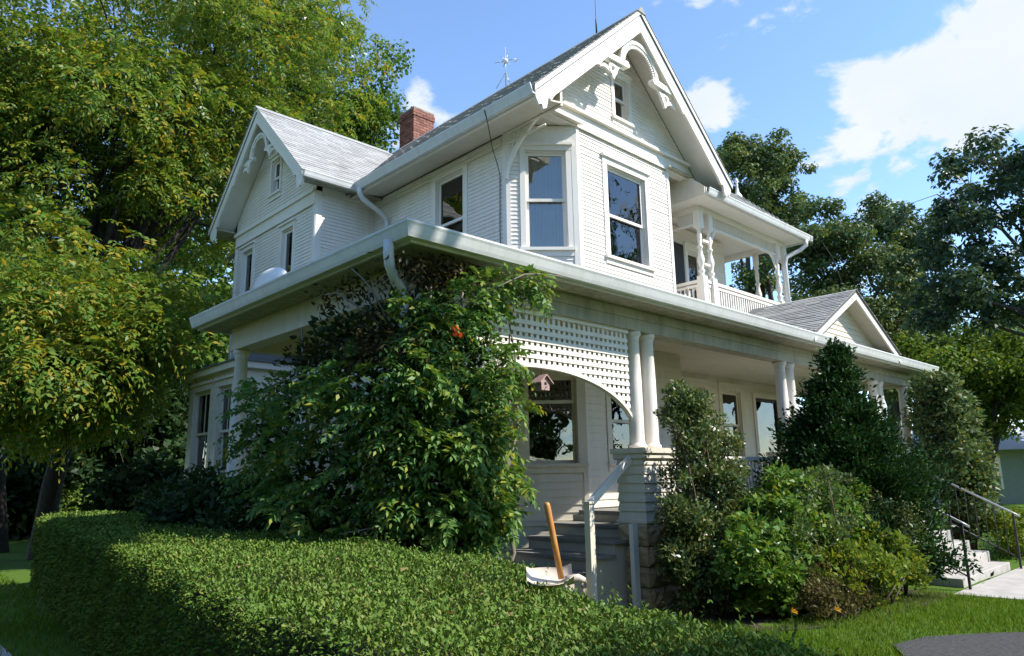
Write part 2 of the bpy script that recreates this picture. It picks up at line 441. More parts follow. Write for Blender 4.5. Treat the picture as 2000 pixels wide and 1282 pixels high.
def wall(fr, outline, openings, parent, pitch=0.07, boards='parts', mat='paint', bz=None, margin=0.10, thick=0.14, name='wall', skip=()):
    zs = [o[0] for o in outline]
    def ur(z):
        return (float(np.interp(z, zs, [o[1] for o in outline])), float(np.interp(z, zs, [o[2] for o in outline])))
    cuts = sorted(set([round(z, 4) for z in zs] + [round(o[i], 4) for o in openings for i in (2, 3)]))
    cuts = [z for z in cuts if zs[0] - 1e-6 <= z <= zs[-1] + 1e-6]
    mb = MB()
    for za, zb in zip(cuts, cuts[1:]):
        if zb - za < 1e-4: continue
        a0, a1 = ur(za + 1e-5); b0, b1 = ur(zb - 1e-5)
        ops = sorted([(o[0], o[1]) for o in openings if o[2] < zb - 1e-5 and o[3] > za + 1e-5])
        left = (a0, b0)
        for o0, o1 in ops:
            _quad(mb, fr, left, (o0, o0), za, zb, thick); left = (o1, o1)
        _quad(mb, fr, left, (a1, b1), za, zb, thick)
    w = build(name, mb, mat, parent)
    if boards:
        z = bz[0] if bz else zs[0]; ztop = bz[1] if bz else zs[-1]
        jm = MB()
        while z < ztop - 0.02:
            zt = min(z + pitch, ztop)
            a = ur(z + 0.003); b = ur(zt - 0.003)
            iv = [(max(a[0], b[0]), min(a[1], b[1]))]
            if iv[0][1] - iv[0][0] > 0.03:
                for o in list(openings) + list(skip):
                    m = margin if o in openings else 0
                    if min(zt, o[3] + m) - max(z, o[2] - m) > 0.3 * pitch:
                        iv = subtract(iv, o[0] - m, o[1] + m)
                for u0, u1 in iv:
                    if u1 - u0 < 0.03: continue
                    if boards == 'parts':
                        o = bpy.data.objects.new('clapboard', board_mesh(u1 - u0, pitch, mat))
                        place(o, fr.mat(u0, 0.001 + random.uniform(0, 0.0025), z + random.uniform(-0.0012, 0.0012)) @ Matrix.Rotation(random.uniform(-0.0008, 0.0008), 4, 'Y'), w)
                    else:
                        jm.prism([fr.p(u0, n, z + q) for n, q in ((0, 0), (0.017, 0), (0.004, pitch), (0, pitch))], fr.U * (u1 - u0))
            z += pitch
        if boards != 'parts' and jm.v:
            tag(build('siding', jm, mat, w), kind='stuff')
    return w

def _quad(mb, fr, l, r, za, zb, thick):
    if r[0] - l[0] < 1e-3 and r[1] - l[1] < 1e-3: return
    mb.hexa([fr.p(l[0], 0, za), fr.p(max(r[0], l[0] + 1e-4), 0, za), fr.p(max(r[0], l[0] + 1e-4), -thick, za), fr.p(l[0], -thick, za),
             fr.p(l[1], 0, zb), fr.p(max(r[1], l[1] + 1e-4), 0, zb), fr.p(max(r[1], l[1] + 1e-4), -thick, zb), fr.p(l[1], -thick, zb)])

def window(fr, u0, u1, z0, z1, parent, cw=0.10, mid=0.5, cover=None, cover_z=None, head=True, mat='trim', muntin=False, name='window'):
    mb = MB()
    fr.box(mb, u0 - cw, u0, -0.002, 0.032, z0 - 0.0, z1)
    fr.box(mb, u1, u1 + cw, -0.002, 0.032, z0 - 0.0, z1)
    fr.box(mb, u0 - cw, u1 + cw, -0.002, 0.036, z1, z1 + cw)
    # jamb liner
    fr.box(mb, u0, u0 + 0.02, -0.14, -0.003, z0, z1); fr.box(mb, u1 - 0.02, u1, -0.14, -0.003, z0, z1)
    fr.box(mb, u0 + 0.02, u1 - 0.02, -0.14, -0.003, z1 - 0.02, z1)
    w = build(name, mb, mat, parent)
    if head:
        mb = MB(); fr.box(mb, u0 - cw - 0.03, u1 + cw + 0.03, 0.0, 0.075, z1 + cw, z1 + cw + 0.045)
        build('head_moulding', mb, mat, w)
    mb = MB(); fr.box(mb, u0 - cw - 0.02, u1 + cw + 0.02, -0.12, 0.07, z0 - 0.05, z0)
    fr.box(mb, u0 - cw, u1 + cw, 0.0, 0.03, z0 - 0.14, z0 - 0.05)
    build('sill', mb, mat, w)
    zm = z0 + (z1 - z0) * mid
    for a, b, d in ((zm - 0.03, z1 - 0.02, -0.045), (z0, zm + 0.03, -0.085)):
        mb = MB(); st = 0.045
        fr.box(mb, u0 + 0.02, u0 + 0.02 + st, d - 0.03, d, a, b); fr.box(mb, u1 - 0.02 - st, u1 - 0.02, d - 0.03, d, a, b)
        fr.box(mb, u0 + 0.02 + st, u1 - 0.02 - st, d - 0.03, d, a, a + 0.05); fr.box(mb, u0 + 0.02 + st, u1 - 0.02 - st, d - 0.03, d, b - 0.05, b)
        if muntin:
            um = (u0 + u1) / 2; fr.box(mb, um - 0.012, um + 0.012, d - 0.025, d - 0.005, a + 0.05, b - 0.05)
        build('sash', mb, mat, w)
        mb = MB(); fr.box(mb, u0 + 0.02 + st, u1 - 0.02 - st, d - 0.018, d - 0.014, a + 0.05, b - 0.05)
        build('pane', mb, 'glass', w)
    if cover:
        cz = cover_z or (z0, z1)
        mb = MB(); n = 22; L = []
        for i in range(n + 1):
            u = u0 + 0.02 + (u1 - u0 - 0.04) * i / n
            L.append((u, -0.17 + 0.012 * math.sin(i * 1.9)))
        for (ua, na), (ub, nb) in zip(L, L[1:]):
            mb.hexa([fr.p(ua, na, cz[0]), fr.p(ub, nb, cz[0]), fr.p(ub, nb - 0.004, cz[0]), fr.p(ua, na - 0.004, cz[0]), fr.p(ua, na, cz[1]), fr.p(ub, nb, cz[1]), fr.p(ub, nb - 0.004, cz[1]), fr.p(ua, na - 0.004, cz[1])])
        build('curtain' if cover == 'curtain' else 'roller_blind', mb, cover, w)
    return w

def roof_slab(quad, parent, th=0.10, name='roof'):
    mb = MB(); mb.prism([Vector(p) for p in quad], (0, 0, -th))
    return build(name, mb, 'felt', parent)

def shingles(P0, e, s, rng, tmax, parent, exp=0.135, tab=0.30, off=0.012):
    """tabs laid on a roof plane: P0 eave corner, e along the eave, s up the slope, rng(t)->(a,b)"""
    e = Vector(e).normalized(); s = Vector(s).normalized(); nrm = e.cross(s)
    if nrm.z < 0: nrm = -nrm
    P0 = Vector(P0); mb = MB(); t = 0.0; row = 0
    rnd = random.Random(5)
    while t < tmax - 0.02:
        a, b = rng(t); a2, b2 = rng(min(t + exp, tmax)); lo = min(a, a2) if False else a; hi = b
        x = a - (row % 2) * tab * 0.5 - rnd.random() * 0.06
        while x < hi:
            x0 = max(x, a); x1 = min(x + tab - 0.006, hi)
            if x1 - x0 > 0.03:
                j = rnd.uniform(-0.006, 0.006); lift = rnd.uniform(0.6, 1.3) * off
                y0 = P0 + s * (t + j); y1 = P0 + s * min(t + exp * 1.15, tmax)
                A = y0 + e * x0 + nrm * (lift + 0.004); B = y0 + e * x1 + nrm * (lift + 0.004); C = y1 + e * x1 + nrm * 0.004; D = y1 + e * x0 + nrm * 0.004
                A2 = y0 + e * x0; B2 = y0 + e * x1
                mb.add([A, B, C, D, A2, B2, y1 + e * x1, y1 + e * x0], [(0, 1, 2, 3), (4, 5, 1, 0), (5, 6, 2, 1), (7, 4, 0, 3)])
            x += tab
        t += exp; row += 1
    return tag(build('shingles', mb, 'shingle', parent), kind='stuff')

def gutter(pts, parent, outward, h=0.14, d=0.12, name='gutter'):
    """K-style trough along a straight run"""
    a, b = Vector(pts[0]), Vector(pts[1]); o = Vector(outward).normalized()
    pr = [(0, 0), (0.07, 0), (0.085, 0.035), (d - 0.012, h - 0.045), (d, h - 0.02), (d, h), (d - 0.012, h), (d - 0.014, h - 0.012), (d - 0.03, h - 0.03), (0.075, 0.03), (0.012, 0.012), (0.012, h), (0, h)]
    mb = MB(); mb.prism([a + o * x + Z3 * z for x, z in pr], b - a)
    return build(name, mb, 'gutter', parent)

# ------------------------------------------------------------------ setting
def ground_z(x, y):
    t = np.clip((np.asarray(x) - 8.5) / 3.5, 0, 1)
    f = np.clip((np.hypot(x, y) - 60) / 300, 0, 1)
    return -0.16 * t - 0.0 * f

def make_ground():
    xs = np.concatenate([np.linspace(-900, -60, 12), np.linspace(-50, -6, 12), np.linspace(-5, 30, 71), np.linspace(33, 80, 14), np.linspace(100, 900, 12)])
    ys = np.concatenate([np.linspace(-900, -60, 12), np.linspace(-50, -6, 12), np.linspace(-5, 30, 71), np.linspace(33, 80, 14), np.linspace(100, 900, 12)])
    X, Y = np.meshgrid(xs, ys)
    Zg = ground_z(X, Y) + 0.012 * np.sin(X * 2.1 + Y * 1.3) * (np.hypot(X, Y) < 60)
    Zg = np.where((X > 3) & (X < 19) & (Y > 4) & (Y < 20), Zg - 0.02, Zg)
    V = np.stack([X.ravel(), Y.ravel(), Zg.ravel()], 1); nx = len(xs); ny = len(ys)
    i = np.arange(nx - 1)[None, :] + nx * np.arange(ny - 1)[:, None]; i = i.ravel()
    o = np_mesh('ground', V, np.stack([i, i + 1, i + 1 + nx, i + nx], 1), 'lawn')
    for p in o.data.polygons: p.use_smooth = True
    tag(o, kind='structure')
    # planting bed
    mb = MB(); pts = []
    for (x, y) in ((5.9, 5.6), (6.0, 4.6), (6.9, 4.0), (7.6, 3.55), (9.0, 3.35), (10.4, 3.3), (11.9, 3.5), (11.9, 5.6)):
        pts.append((x, y, float(ground_z(x, y)) + 0.02))
    mb.add(pts, [tuple(range(len(pts)))]); mb.prism([(p[0], p[1], p[2] - 0.06) for p in pts], (0, 0, 0.05))
    tag(build('planting_bed', mb, 'mulch'), kind='structure')
    mb = MB(); st = [(4.2, -0.6), (5.2, 0.9), (6.9, 2.45), (7.35, 2.72), (7.9, 2.60), (8.5, 2.18), (9.2, 1.75), (10.5, 0.9), (12.0, 0.1), (14.5, -1.4)]
    for (xa, ya), (xb, yb) in zip(st, st[1:]):
        za, zb = float(ground_z(xa, ya)) + 0.03, float(ground_z(xb, yb)) + 0.03
        w = 3.2; mb.hexa([(xa, ya - w, za - 0.12), (xb, yb - w, zb - 0.12), (xb, yb, zb - 0.12), (xa, ya, za - 0.12), (xa, ya - w, za), (xb, yb - w, zb), (xb, yb, zb), (xa, ya, za)])
    tag(build('driveway', mb, 'asphalt'), kind='structure')
    mb = MB(); mb.box(-9.0, 1.52, 8.25, 9.35, -0.06, 0.02)
    tag(build('side_path', mb, 'concrete'), kind='structure')
    mb = MB(); pts = [(11.9, 3.5), (16.4, 3.5), (16.4, 2.65), (15.6, -8), (13.4, -8), (12.1, 1.9)]
    mb.prism([(x, y, -0.22) for x, y in pts], (0, 0, 0.075))
    fwk = tag(build('front_walk', mb, 'concrete'), kind='structure')
    for y in (2.4, 1.2, 0.0):
        mb = MB(); mb.box(12.15, 16.2, y, y + 0.012, -0.1455, -0.1435); build('joint', mb, 'mulch', fwk)
make_ground()

# ------------------------------------------------------------------ the house
HOUSE = empty('house', (9.6, 10.0, 0.0), 'white two-storey clapboard house with bracketed gables, wrap-around porch and small balcony', 'house')
def hb(name, mb, mat='trim', parent=None, bevel=0.0):
    return build(name, mb, mat, parent or HOUSE, bevel)

F_front = Fr((8.37, 7.2), (1, 0))            # bay front, width 2.67
F_cham = Fr((7.5, 7.95), (0.87, -0.75)); CL = math.hypot(0.87, 0.75)
F_chamR = Fr((11.04, 7.2), (0.75, 0.75)); CR = math.hypot(0.7, 0.7)
F_left = Fr((7.5, 11.9), (0, -1))            # u = 11.9 - y, length 3.95
F_gab = Fr((9.6, 7.2), (1, 0))               # u = x - 9.6
F_wing = Fr((6.2, 13.75), (0, -1))           # u = 13.75 - y
F_wside = Fr((6.2, 11.9), (1, 0))            # wing side facing the street
F_gf = Fr((11.0, 8.4), (1, 0))               # porch back wall

def walls():
    # ---- upper bay
    o = [(0.78, 1.87, 5.2, 6.86)]
    wall(F_front, [(4.3, 0, 2.67), (7.30, 0, 2.67)], o, HOUSE, 0.07, bz=(4.62, 7.29), margin=0.12, skip=[(0, 0.075, 4, 8), (2.595, 2.67, 4, 8)])
    window(F_front, *o[0], HOUSE, cw=0.12, mid=0.47)
    c0 = 0.30; c1 = 0.98
    o = [(c0, c1, 5.18, 6.86)]
    wall(F_cham, [(4.3, 0, CL), (7.30, 0, CL)], o, HOUSE, 0.07, bz=(4.62, 7.0), margin=0.09, skip=[(0, 0.06, 4, 8), (CL - 0.075, CL, 4, 8)])
    window(F_cham, *o[0], HOUSE, cw=0.085, mid=0.50, cover='curtain')  # curtain carried up over the upper sash to grey its sky reflection
    wall(F_chamR, [(0, 0, CR), (7.30, 0, CR)], [], HOUSE, boards=None)
    mb = MB(); mb.box(11.505, 11.655, 7.695, 9.15, 0, 7.64); hb('wall', mb, 'paint')
    mb = MB(); F_front.box(mb, 0, 0.075, 0.0, 0.028, 4.3, 7.30); F_cham.box(mb, CL - 0.075, CL + 0.012, 0.0, 0.028, 4.3, 7.30); hb('corner_board', mb)
    mb = MB(); F_front.box(mb, 2.595, 2.672, 0.0, 0.028, 4.3, 7.30); hb('corner_board', mb)
    mb = MB(); F_cham.box(mb, -0.01, 0.06, 0.0, 0.026, 4.3, 7.30); F_left.box(mb, 3.87, 3.96, 0.0, 0.026, 4.3, 7.14); hb('corner_board', mb)
    # frieze over the chamfer window
    mb = MB(); F_cham.box(mb, 0.06, CL - 0.075, 0.0, 0.03, 7.0, 7.30); F_cham.box(mb, 0.06, CL - 0.075, 0.03, 0.055, 7.22, 7.27); F_cham.box(mb, 0.06, CL - 0.075, 0.03, 0.05, 6.985, 7.03); hb('frieze', mb)
    # ---- lower bay, same plan, wider boards
    o = [(0.22, 1.02, 1.78, 3.12)]
    wall(F_cham, [(0, 0, CL), (4.3, 0, CL)], o, HOUSE, 0.112, mat='porch', bz=(0.95, 3.7), margin=0.13, skip=[(0, 0.06, 0, 5), (CL - 0.06, CL, 0, 5)])
    window(F_cham, *o[0], HOUSE, cw=0.13, mid=0.70, mat='porch')
    o = [(0.60, 1.55, 1.78, 3.12)]
    wall(F_front, [(0, 0, 2.67), (4.3, 0, 2.67)], o, HOUSE, 0.112, mat='porch', bz=(1.12, 3.7), margin=0.12)
    window(F_front, *o[0], HOUSE, cw=0.11, mid=0.5, mat='porch', cover='curtain')
    mb = MB(); F_cham.box(mb, -0.01, CL, 0.0, 0.045, 0.0, 0.93); F_cham.box(mb, -0.01, CL, 0.045, 0.07, 0.88, 0.94); hb('skirt_board', mb, 'porch')
    mb = MB(); F_cham.box(mb, CL - 0.06, CL + 0.012, 0.0, 0.026, 0.93, 3.7); hb('corner_board', mb, 'porch')
    # lower left flank, in the shade of the vine
    wall(Fr((7.5, 11.9), (0, -1)), [(0, 0, 3.95), (4.3, 0, 3.95)], [(1.3, 2.2, 1.7, 3.2)], HOUSE, 0.112, boards='stuff', mat='porch', bz=(0.9, 3.7))
    window(F_left, 1.3, 2.2, 1.7, 3.2, HOUSE, cw=0.11, mat='porch')
    # ---- upper left flank
    o = [(2.08, 2.86, 5.28, 6.92)]
    wall(F_left, [(4.3, 0, 3.95), (7.14, 0, 3.95)], o, HOUSE, 0.07, bz=(4.75, 6.98), margin=0.12, skip=[(3.87, 3.96, 4, 8)])
    window(F_left, *o[0], HOUSE, cw=0.12, mid=0.47, cover='blind', cover_z=(6.45, 6.92))
    mb = MB(); F_left.box(mb, 0, 3.86, 0.0, 0.03, 6.99, 7.14); F_left.box(mb, 0, 3.86, 0.03, 0.05, 6.97, 7.01); F_left.box(mb, 0, 3.86, 0.03, 0.05, 7.06, 7.09); hb('frieze', mb)
    # ---- wing gable wall (faces the side yard)
    hw = 1.85; ow = [(0.50, 0.98, 5.05, 6.58), (-1.42, -0.90, 5.05, 6.58), (-0.15, 0.25, 7.55, 8.32)]
    za = 9.38; s = 0.97
    top = za - 0.16
    outl = [(0, -hw, hw), (7.45, -hw, hw), (top - s * 0.02, -0.02, 0.02)]
    outl[1] = (top - s * hw, -hw, hw)
    wall(F_wing, outl, ow, HOUSE, 0.07, boards='stuff', bz=(4.4, 8.95), margin=0.09, skip=[(-hw, -hw + 0.08, 0, 7), (hw - 0.08, hw, 0, 7), (-2, 2, 6.80, 7.08)])
    window(F_wing, *ow[0], HOUSE, cw=0.09, mid=0.30)
    window(F_wing, *ow[1], HOUSE, cw=0.09, mid=0.30)
    window(F_wing, *ow[2], HOUSE, cw=0.07, mid=0.5)
    mb = MB(); F_wing.box(mb, -hw, hw, 0, 0.03, 6.80, 7.08); F_wing.box(mb, -hw, hw, 0.03, 0.075, 7.03, 7.10); F_wing.box(mb, -hw, hw, 0.03, 0.05, 6.78, 6.82); hb('frieze', mb)
    mb = MB(); F_wing.box(mb, hw - 0.09, hw + 0.012, 0, 0.028, 0, 6.80); F_wside.box(mb, -0.012, 0.11, 0, 0.028, 0, 7.05); hb('corner_board', mb)
    mb = MB(); F_wing.box(mb, -hw, -hw + 0.09, 0, 0.028, 0, 6.80); hb('corner_board', mb)
    wall(F_wside, [(0, 0, 1.3), (7.2, 0, 1.3)], [], HOUSE, 0.07, boards='stuff', bz=(4.6, 7.0), skip=[(0, 0.11, 0, 9)])
    mb = MB(); F_wside.box(mb, 0.11, 1.3, 0, 0.03, 7.0, 7.15); hb('frieze', mb)
    # back and far sides that close the body
    mb = MB(); mb.box(6.34, 7.5, 15.46, 15.6, 0, 7.5); mb.box(7.5, 7.64, 15.46, 17.0, 0, 7.4); mb.box(7.5, 11.75, 17.0, 17.14, 0, 7.4); mb.box(11.61, 11.75, 9.3, 17.0, 0, 7.4)
    hb('wall', mb, 'paint')
    mb = MB(); mb.prism([(7.5, 17.0, 7.4), (11.75, 17.0, 7.4), (9.6, 17.0, 9.6)], (0, 0.14, 0)); hb('wall', mb, 'paint')
    # ---- main gable wall above the cutaway corner
    oa = [(-0.13, 0.28, 7.86, 8.68)]
    zt = 9.78 - 0.17
    sl = 0.925; gw = 2.10
    gx = 2.45
    wall(F_gab, [(7.30, -gw, gx), (zt - sl * gx, -gw, gx), (zt - sl * gw, -gw, gw), (zt - 0.02, -0.02, 0.02)], oa, HOUSE, 0.07, bz=(7.62, 9.3), margin=0.09)
    window(F_gab, *oa[0], HOUSE, cw=0.085, mid=0.53)
    mb = MB(); F_gab.box(mb, -gw + 0.0, gw, 0, 0.04, 7.30, 7.56); F_gab.box(mb, -gw, gw, 0.04, 0.11, 7.545, 7.60); F_gab.box(mb, -gw, gw, 0.04, 0.06, 7.28, 7.325); hb('frieze_band', mb)
    # triangular soffit over the chamfers
    mb = MB(); mb.prism([(7.44, 7.06, 7.305), (8.45, 7.06, 7.305), (7.44, 7.98, 7.305)], (0, 0, 0.03)); mb.box(7.445, 7.497, 6.67, 7.985, 7.13, 7.42); hb('soffit', mb, 'porch'); mb = MB(); mb.prism([(11.72, 7.06, 7.305), (11.72, 7.98, 7.305), (10.9, 7.06, 7.305)], (0, 0, 0.03)); mb.box(11.694, 11.73, 7.21, 9.2, 7.13, 7.42); hb('soffit', mb, 'soffit')
    # ---- porch back wall
    o = [(1.95, 2.75, 1.9, 3.42), (3.45, 4.25, 1.9, 3.42), (4.95, 6.1, 1.1, 3.35)]
    wall(F_gf, [(0, 0, 6.8), (4.4, 0, 6.8)], o, HOUSE, 0.112, mat='porch', bz=(1.12, 3.7), margin=0.13)
    for q in o[:2]: window(F_gf, *q, HOUSE, cw=0.14, mid=0.5, mat='porch', cover='curtain')
    mb = MB(); q = o[2]; F_gf.box(mb, q[0] - 0.12, q[0], 0, 0.035, 1.1, q[3]); F_gf.box(mb, q[1], q[1] + 0.12, 0, 0.035, 1.1, q[3]); F_gf.box(mb, q[0] - 0.12, q[1] + 0.12, 0, 0.04, q[3], q[3] + 0.14)
    d = hb('storm_door', mb, 'porch')
    mb = MB(); F_gf.box(mb, q[0], q[0] + 0.07, -0.06, -0.02, 1.1, q[3]); F_gf.box(mb, q[1] - 0.07, q[1], -0.06, -0.02, 1.1, q[3]); F_gf.box(mb, q[0] + 0.07, q[1] - 0.07, -0.06, -0.02, 1.1, 1.35); F_gf.box(mb, q[0] + 0.07, q[1] - 0.07, -0.06, -0.02, q[3] - 0.08, q[3]); build('door_frame', mb, 'dark_paint', d)
    mb = MB(); F_gf.box(mb, q[0] + 0.07, q[1] - 0.07, -0.045, -0.04, 1.35, q[3] - 0.08); build('pane', mb, 'glass', d)
    mb = MB(); mb.box(17.66, 17.8, 8.54, 16, 0, 4.4); mb.box(11.75, 17.8, 16, 16.14, 0, 4.4); hb('wall', mb, 'paint')
    # interior floors and a partition, so the rooms read as rooms
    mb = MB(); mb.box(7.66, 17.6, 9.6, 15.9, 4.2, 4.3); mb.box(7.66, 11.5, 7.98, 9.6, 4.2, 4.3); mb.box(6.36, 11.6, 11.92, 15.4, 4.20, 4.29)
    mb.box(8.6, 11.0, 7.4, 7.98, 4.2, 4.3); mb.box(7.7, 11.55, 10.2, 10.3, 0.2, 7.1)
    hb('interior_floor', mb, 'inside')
walls()

def roofs():
    sl = 0.925; zr = 9.78; hw = 2.79; y0 = 6.60; y1 = 17.6
    # main roof
    L = [(9.6, y0, zr), (9.6, y1, zr), (9.6 - hw, y1, zr - sl * hw), (9.6 - hw, y0, zr - sl * hw)]
    Rr = [(9.6, y0, zr), (9.6 + hw, y0, zr - sl * hw), (9.6 + hw, y1, zr - sl * hw), (9.6, y1, zr)]
    r1 = roof_slab(L, HOUSE, 0.11); r2 = roof_slab(Rr, HOUSE, 0.11)
    c = math.hypot(1, sl); sv = (1 / c, 0, sl / c); tm = hw * c
    shingles((9.6 - hw, y0 - 0.02, zr - sl * hw), (0, 1, 0), sv, lambda t: (0.0, y1 - y0), tm, r1, off=0.014)
    shingles((9.6 + hw, y0 - 0.02, zr - sl * hw), (0, 1, 0), (-1 / c, 0, sl / c), lambda t: (0.0, y1 - y0), tm, r2, off=0.018)
    mb = MB(); mb.prism([(9.48, y0 - 0.03, zr - 0.085), (9.6, y0 - 0.03, zr + 0.04), (9.72, y0 - 0.03, zr - 0.085)], (0, y1 - y0, 0)); build('ridge_cap', mb, 'shingle', r1)
    # boxed eave soffit and fascia, left
    ez = zr - sl * hw
    mb = MB(); mb.prism([(6.90, 6.66, 7.05), (7.47, 6.66, 7.16), (7.47, 11.86, 7.16), (6.90, 11.86, 7.05)], (0, 0, 0.025)); hb('soffit', mb, 'porch')
    mb = MB(); mb.box(6.855, 6.895, 6.66, 11.45, 7.03, 7.19); hb('fascia', mb, 'trim')
    gutter(((6.85, 6.60, 7.055), (6.85, 11.46, 7.055)), HOUSE, (-1, 0, 0), 0.15, 0.13)
    mb = MB(); mb.prism([(12.30, 7.3, 7.05), (11.76, 7.3, 7.16), (11.76, 17, 7.16), (12.30, 17, 7.05)], (0, 0, 0.025)); hb('soffit', mb, 'trim')
    mb = MB(); mb.box(12.305, 12.345, 7.3, 17, 7.03, 7.19); hb('fascia', mb, 'trim')
    mb = MB(); mb.prism([(12.32, 6.95, 7.06), (11.73, 6.95, 7.17), (11.73, 7.3, 7.17), (12.32, 7.3, 7.06)], (0, 0, 0.02)); hb('soffit', mb, 'trim')
    # wing roof
    za = 9.38; s = 0.97; h2 = 2.25; yc = 13.75; x0 = 5.70
    xe = 9.58
    zE = za - s * h2
    def xmain(z): return 9.6 - (zr - z) / sl
    a = [(x0, yc, za), (x0, yc - h2, zE), (xmain(zE) + 0.25, yc - h2, zE), (xmain(za) + 0.1, yc, za)]
    b = [(x0, yc, za), (xmain(za) + 0.1, yc, za), (xmain(zE) + 0.25, yc + h2, zE), (x0, yc + h2, zE)]
    r3 = roof_slab(a, HOUSE, 0.10); r4 = roof_slab(b, HOUSE, 0.10)
    cc = math.hypot(1, s); tm = h2 * cc
    shingles((x0 - 0.02, yc - h2, zE), (1, 0, 0), (0, 1 / cc, s / cc), lambda t: (0.0, xmain(zE + t * s / cc) - x0 + 0.12), tm, r3, exp=0.12, off=0.008)
    shingles((x0 - 0.02, yc + h2, zE), (1, 0, 0), (0, -1 / cc, s / cc), lambda t: (0.0, xmain(zE + t * s / cc) - x0 + 0.12), tm, r4)
    mb = MB(); mb.prism([(x0 - 0.03, yc - 0.10, za - 0.07), (x0 - 0.03, yc, za + 0.035), (x0 - 0.03, yc + 0.10, za - 0.07)], (3.35, 0, 0)); build('ridge_cap', mb, 'shingle', r3)
    gutter(((x0, yc - h2 + 0.02, zE - 0.13), (6.84, yc - h2 + 0.02, zE - 0.13)), HOUSE, (0, -1, 0), 0.13, 0.11)
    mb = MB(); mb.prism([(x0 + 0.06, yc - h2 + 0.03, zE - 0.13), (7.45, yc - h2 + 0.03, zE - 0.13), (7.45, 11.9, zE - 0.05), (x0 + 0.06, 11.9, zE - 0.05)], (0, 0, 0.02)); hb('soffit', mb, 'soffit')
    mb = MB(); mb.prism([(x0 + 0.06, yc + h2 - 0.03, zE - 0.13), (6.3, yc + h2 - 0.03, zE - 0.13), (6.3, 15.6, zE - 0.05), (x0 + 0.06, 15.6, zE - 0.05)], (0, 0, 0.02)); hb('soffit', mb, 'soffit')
roofs()

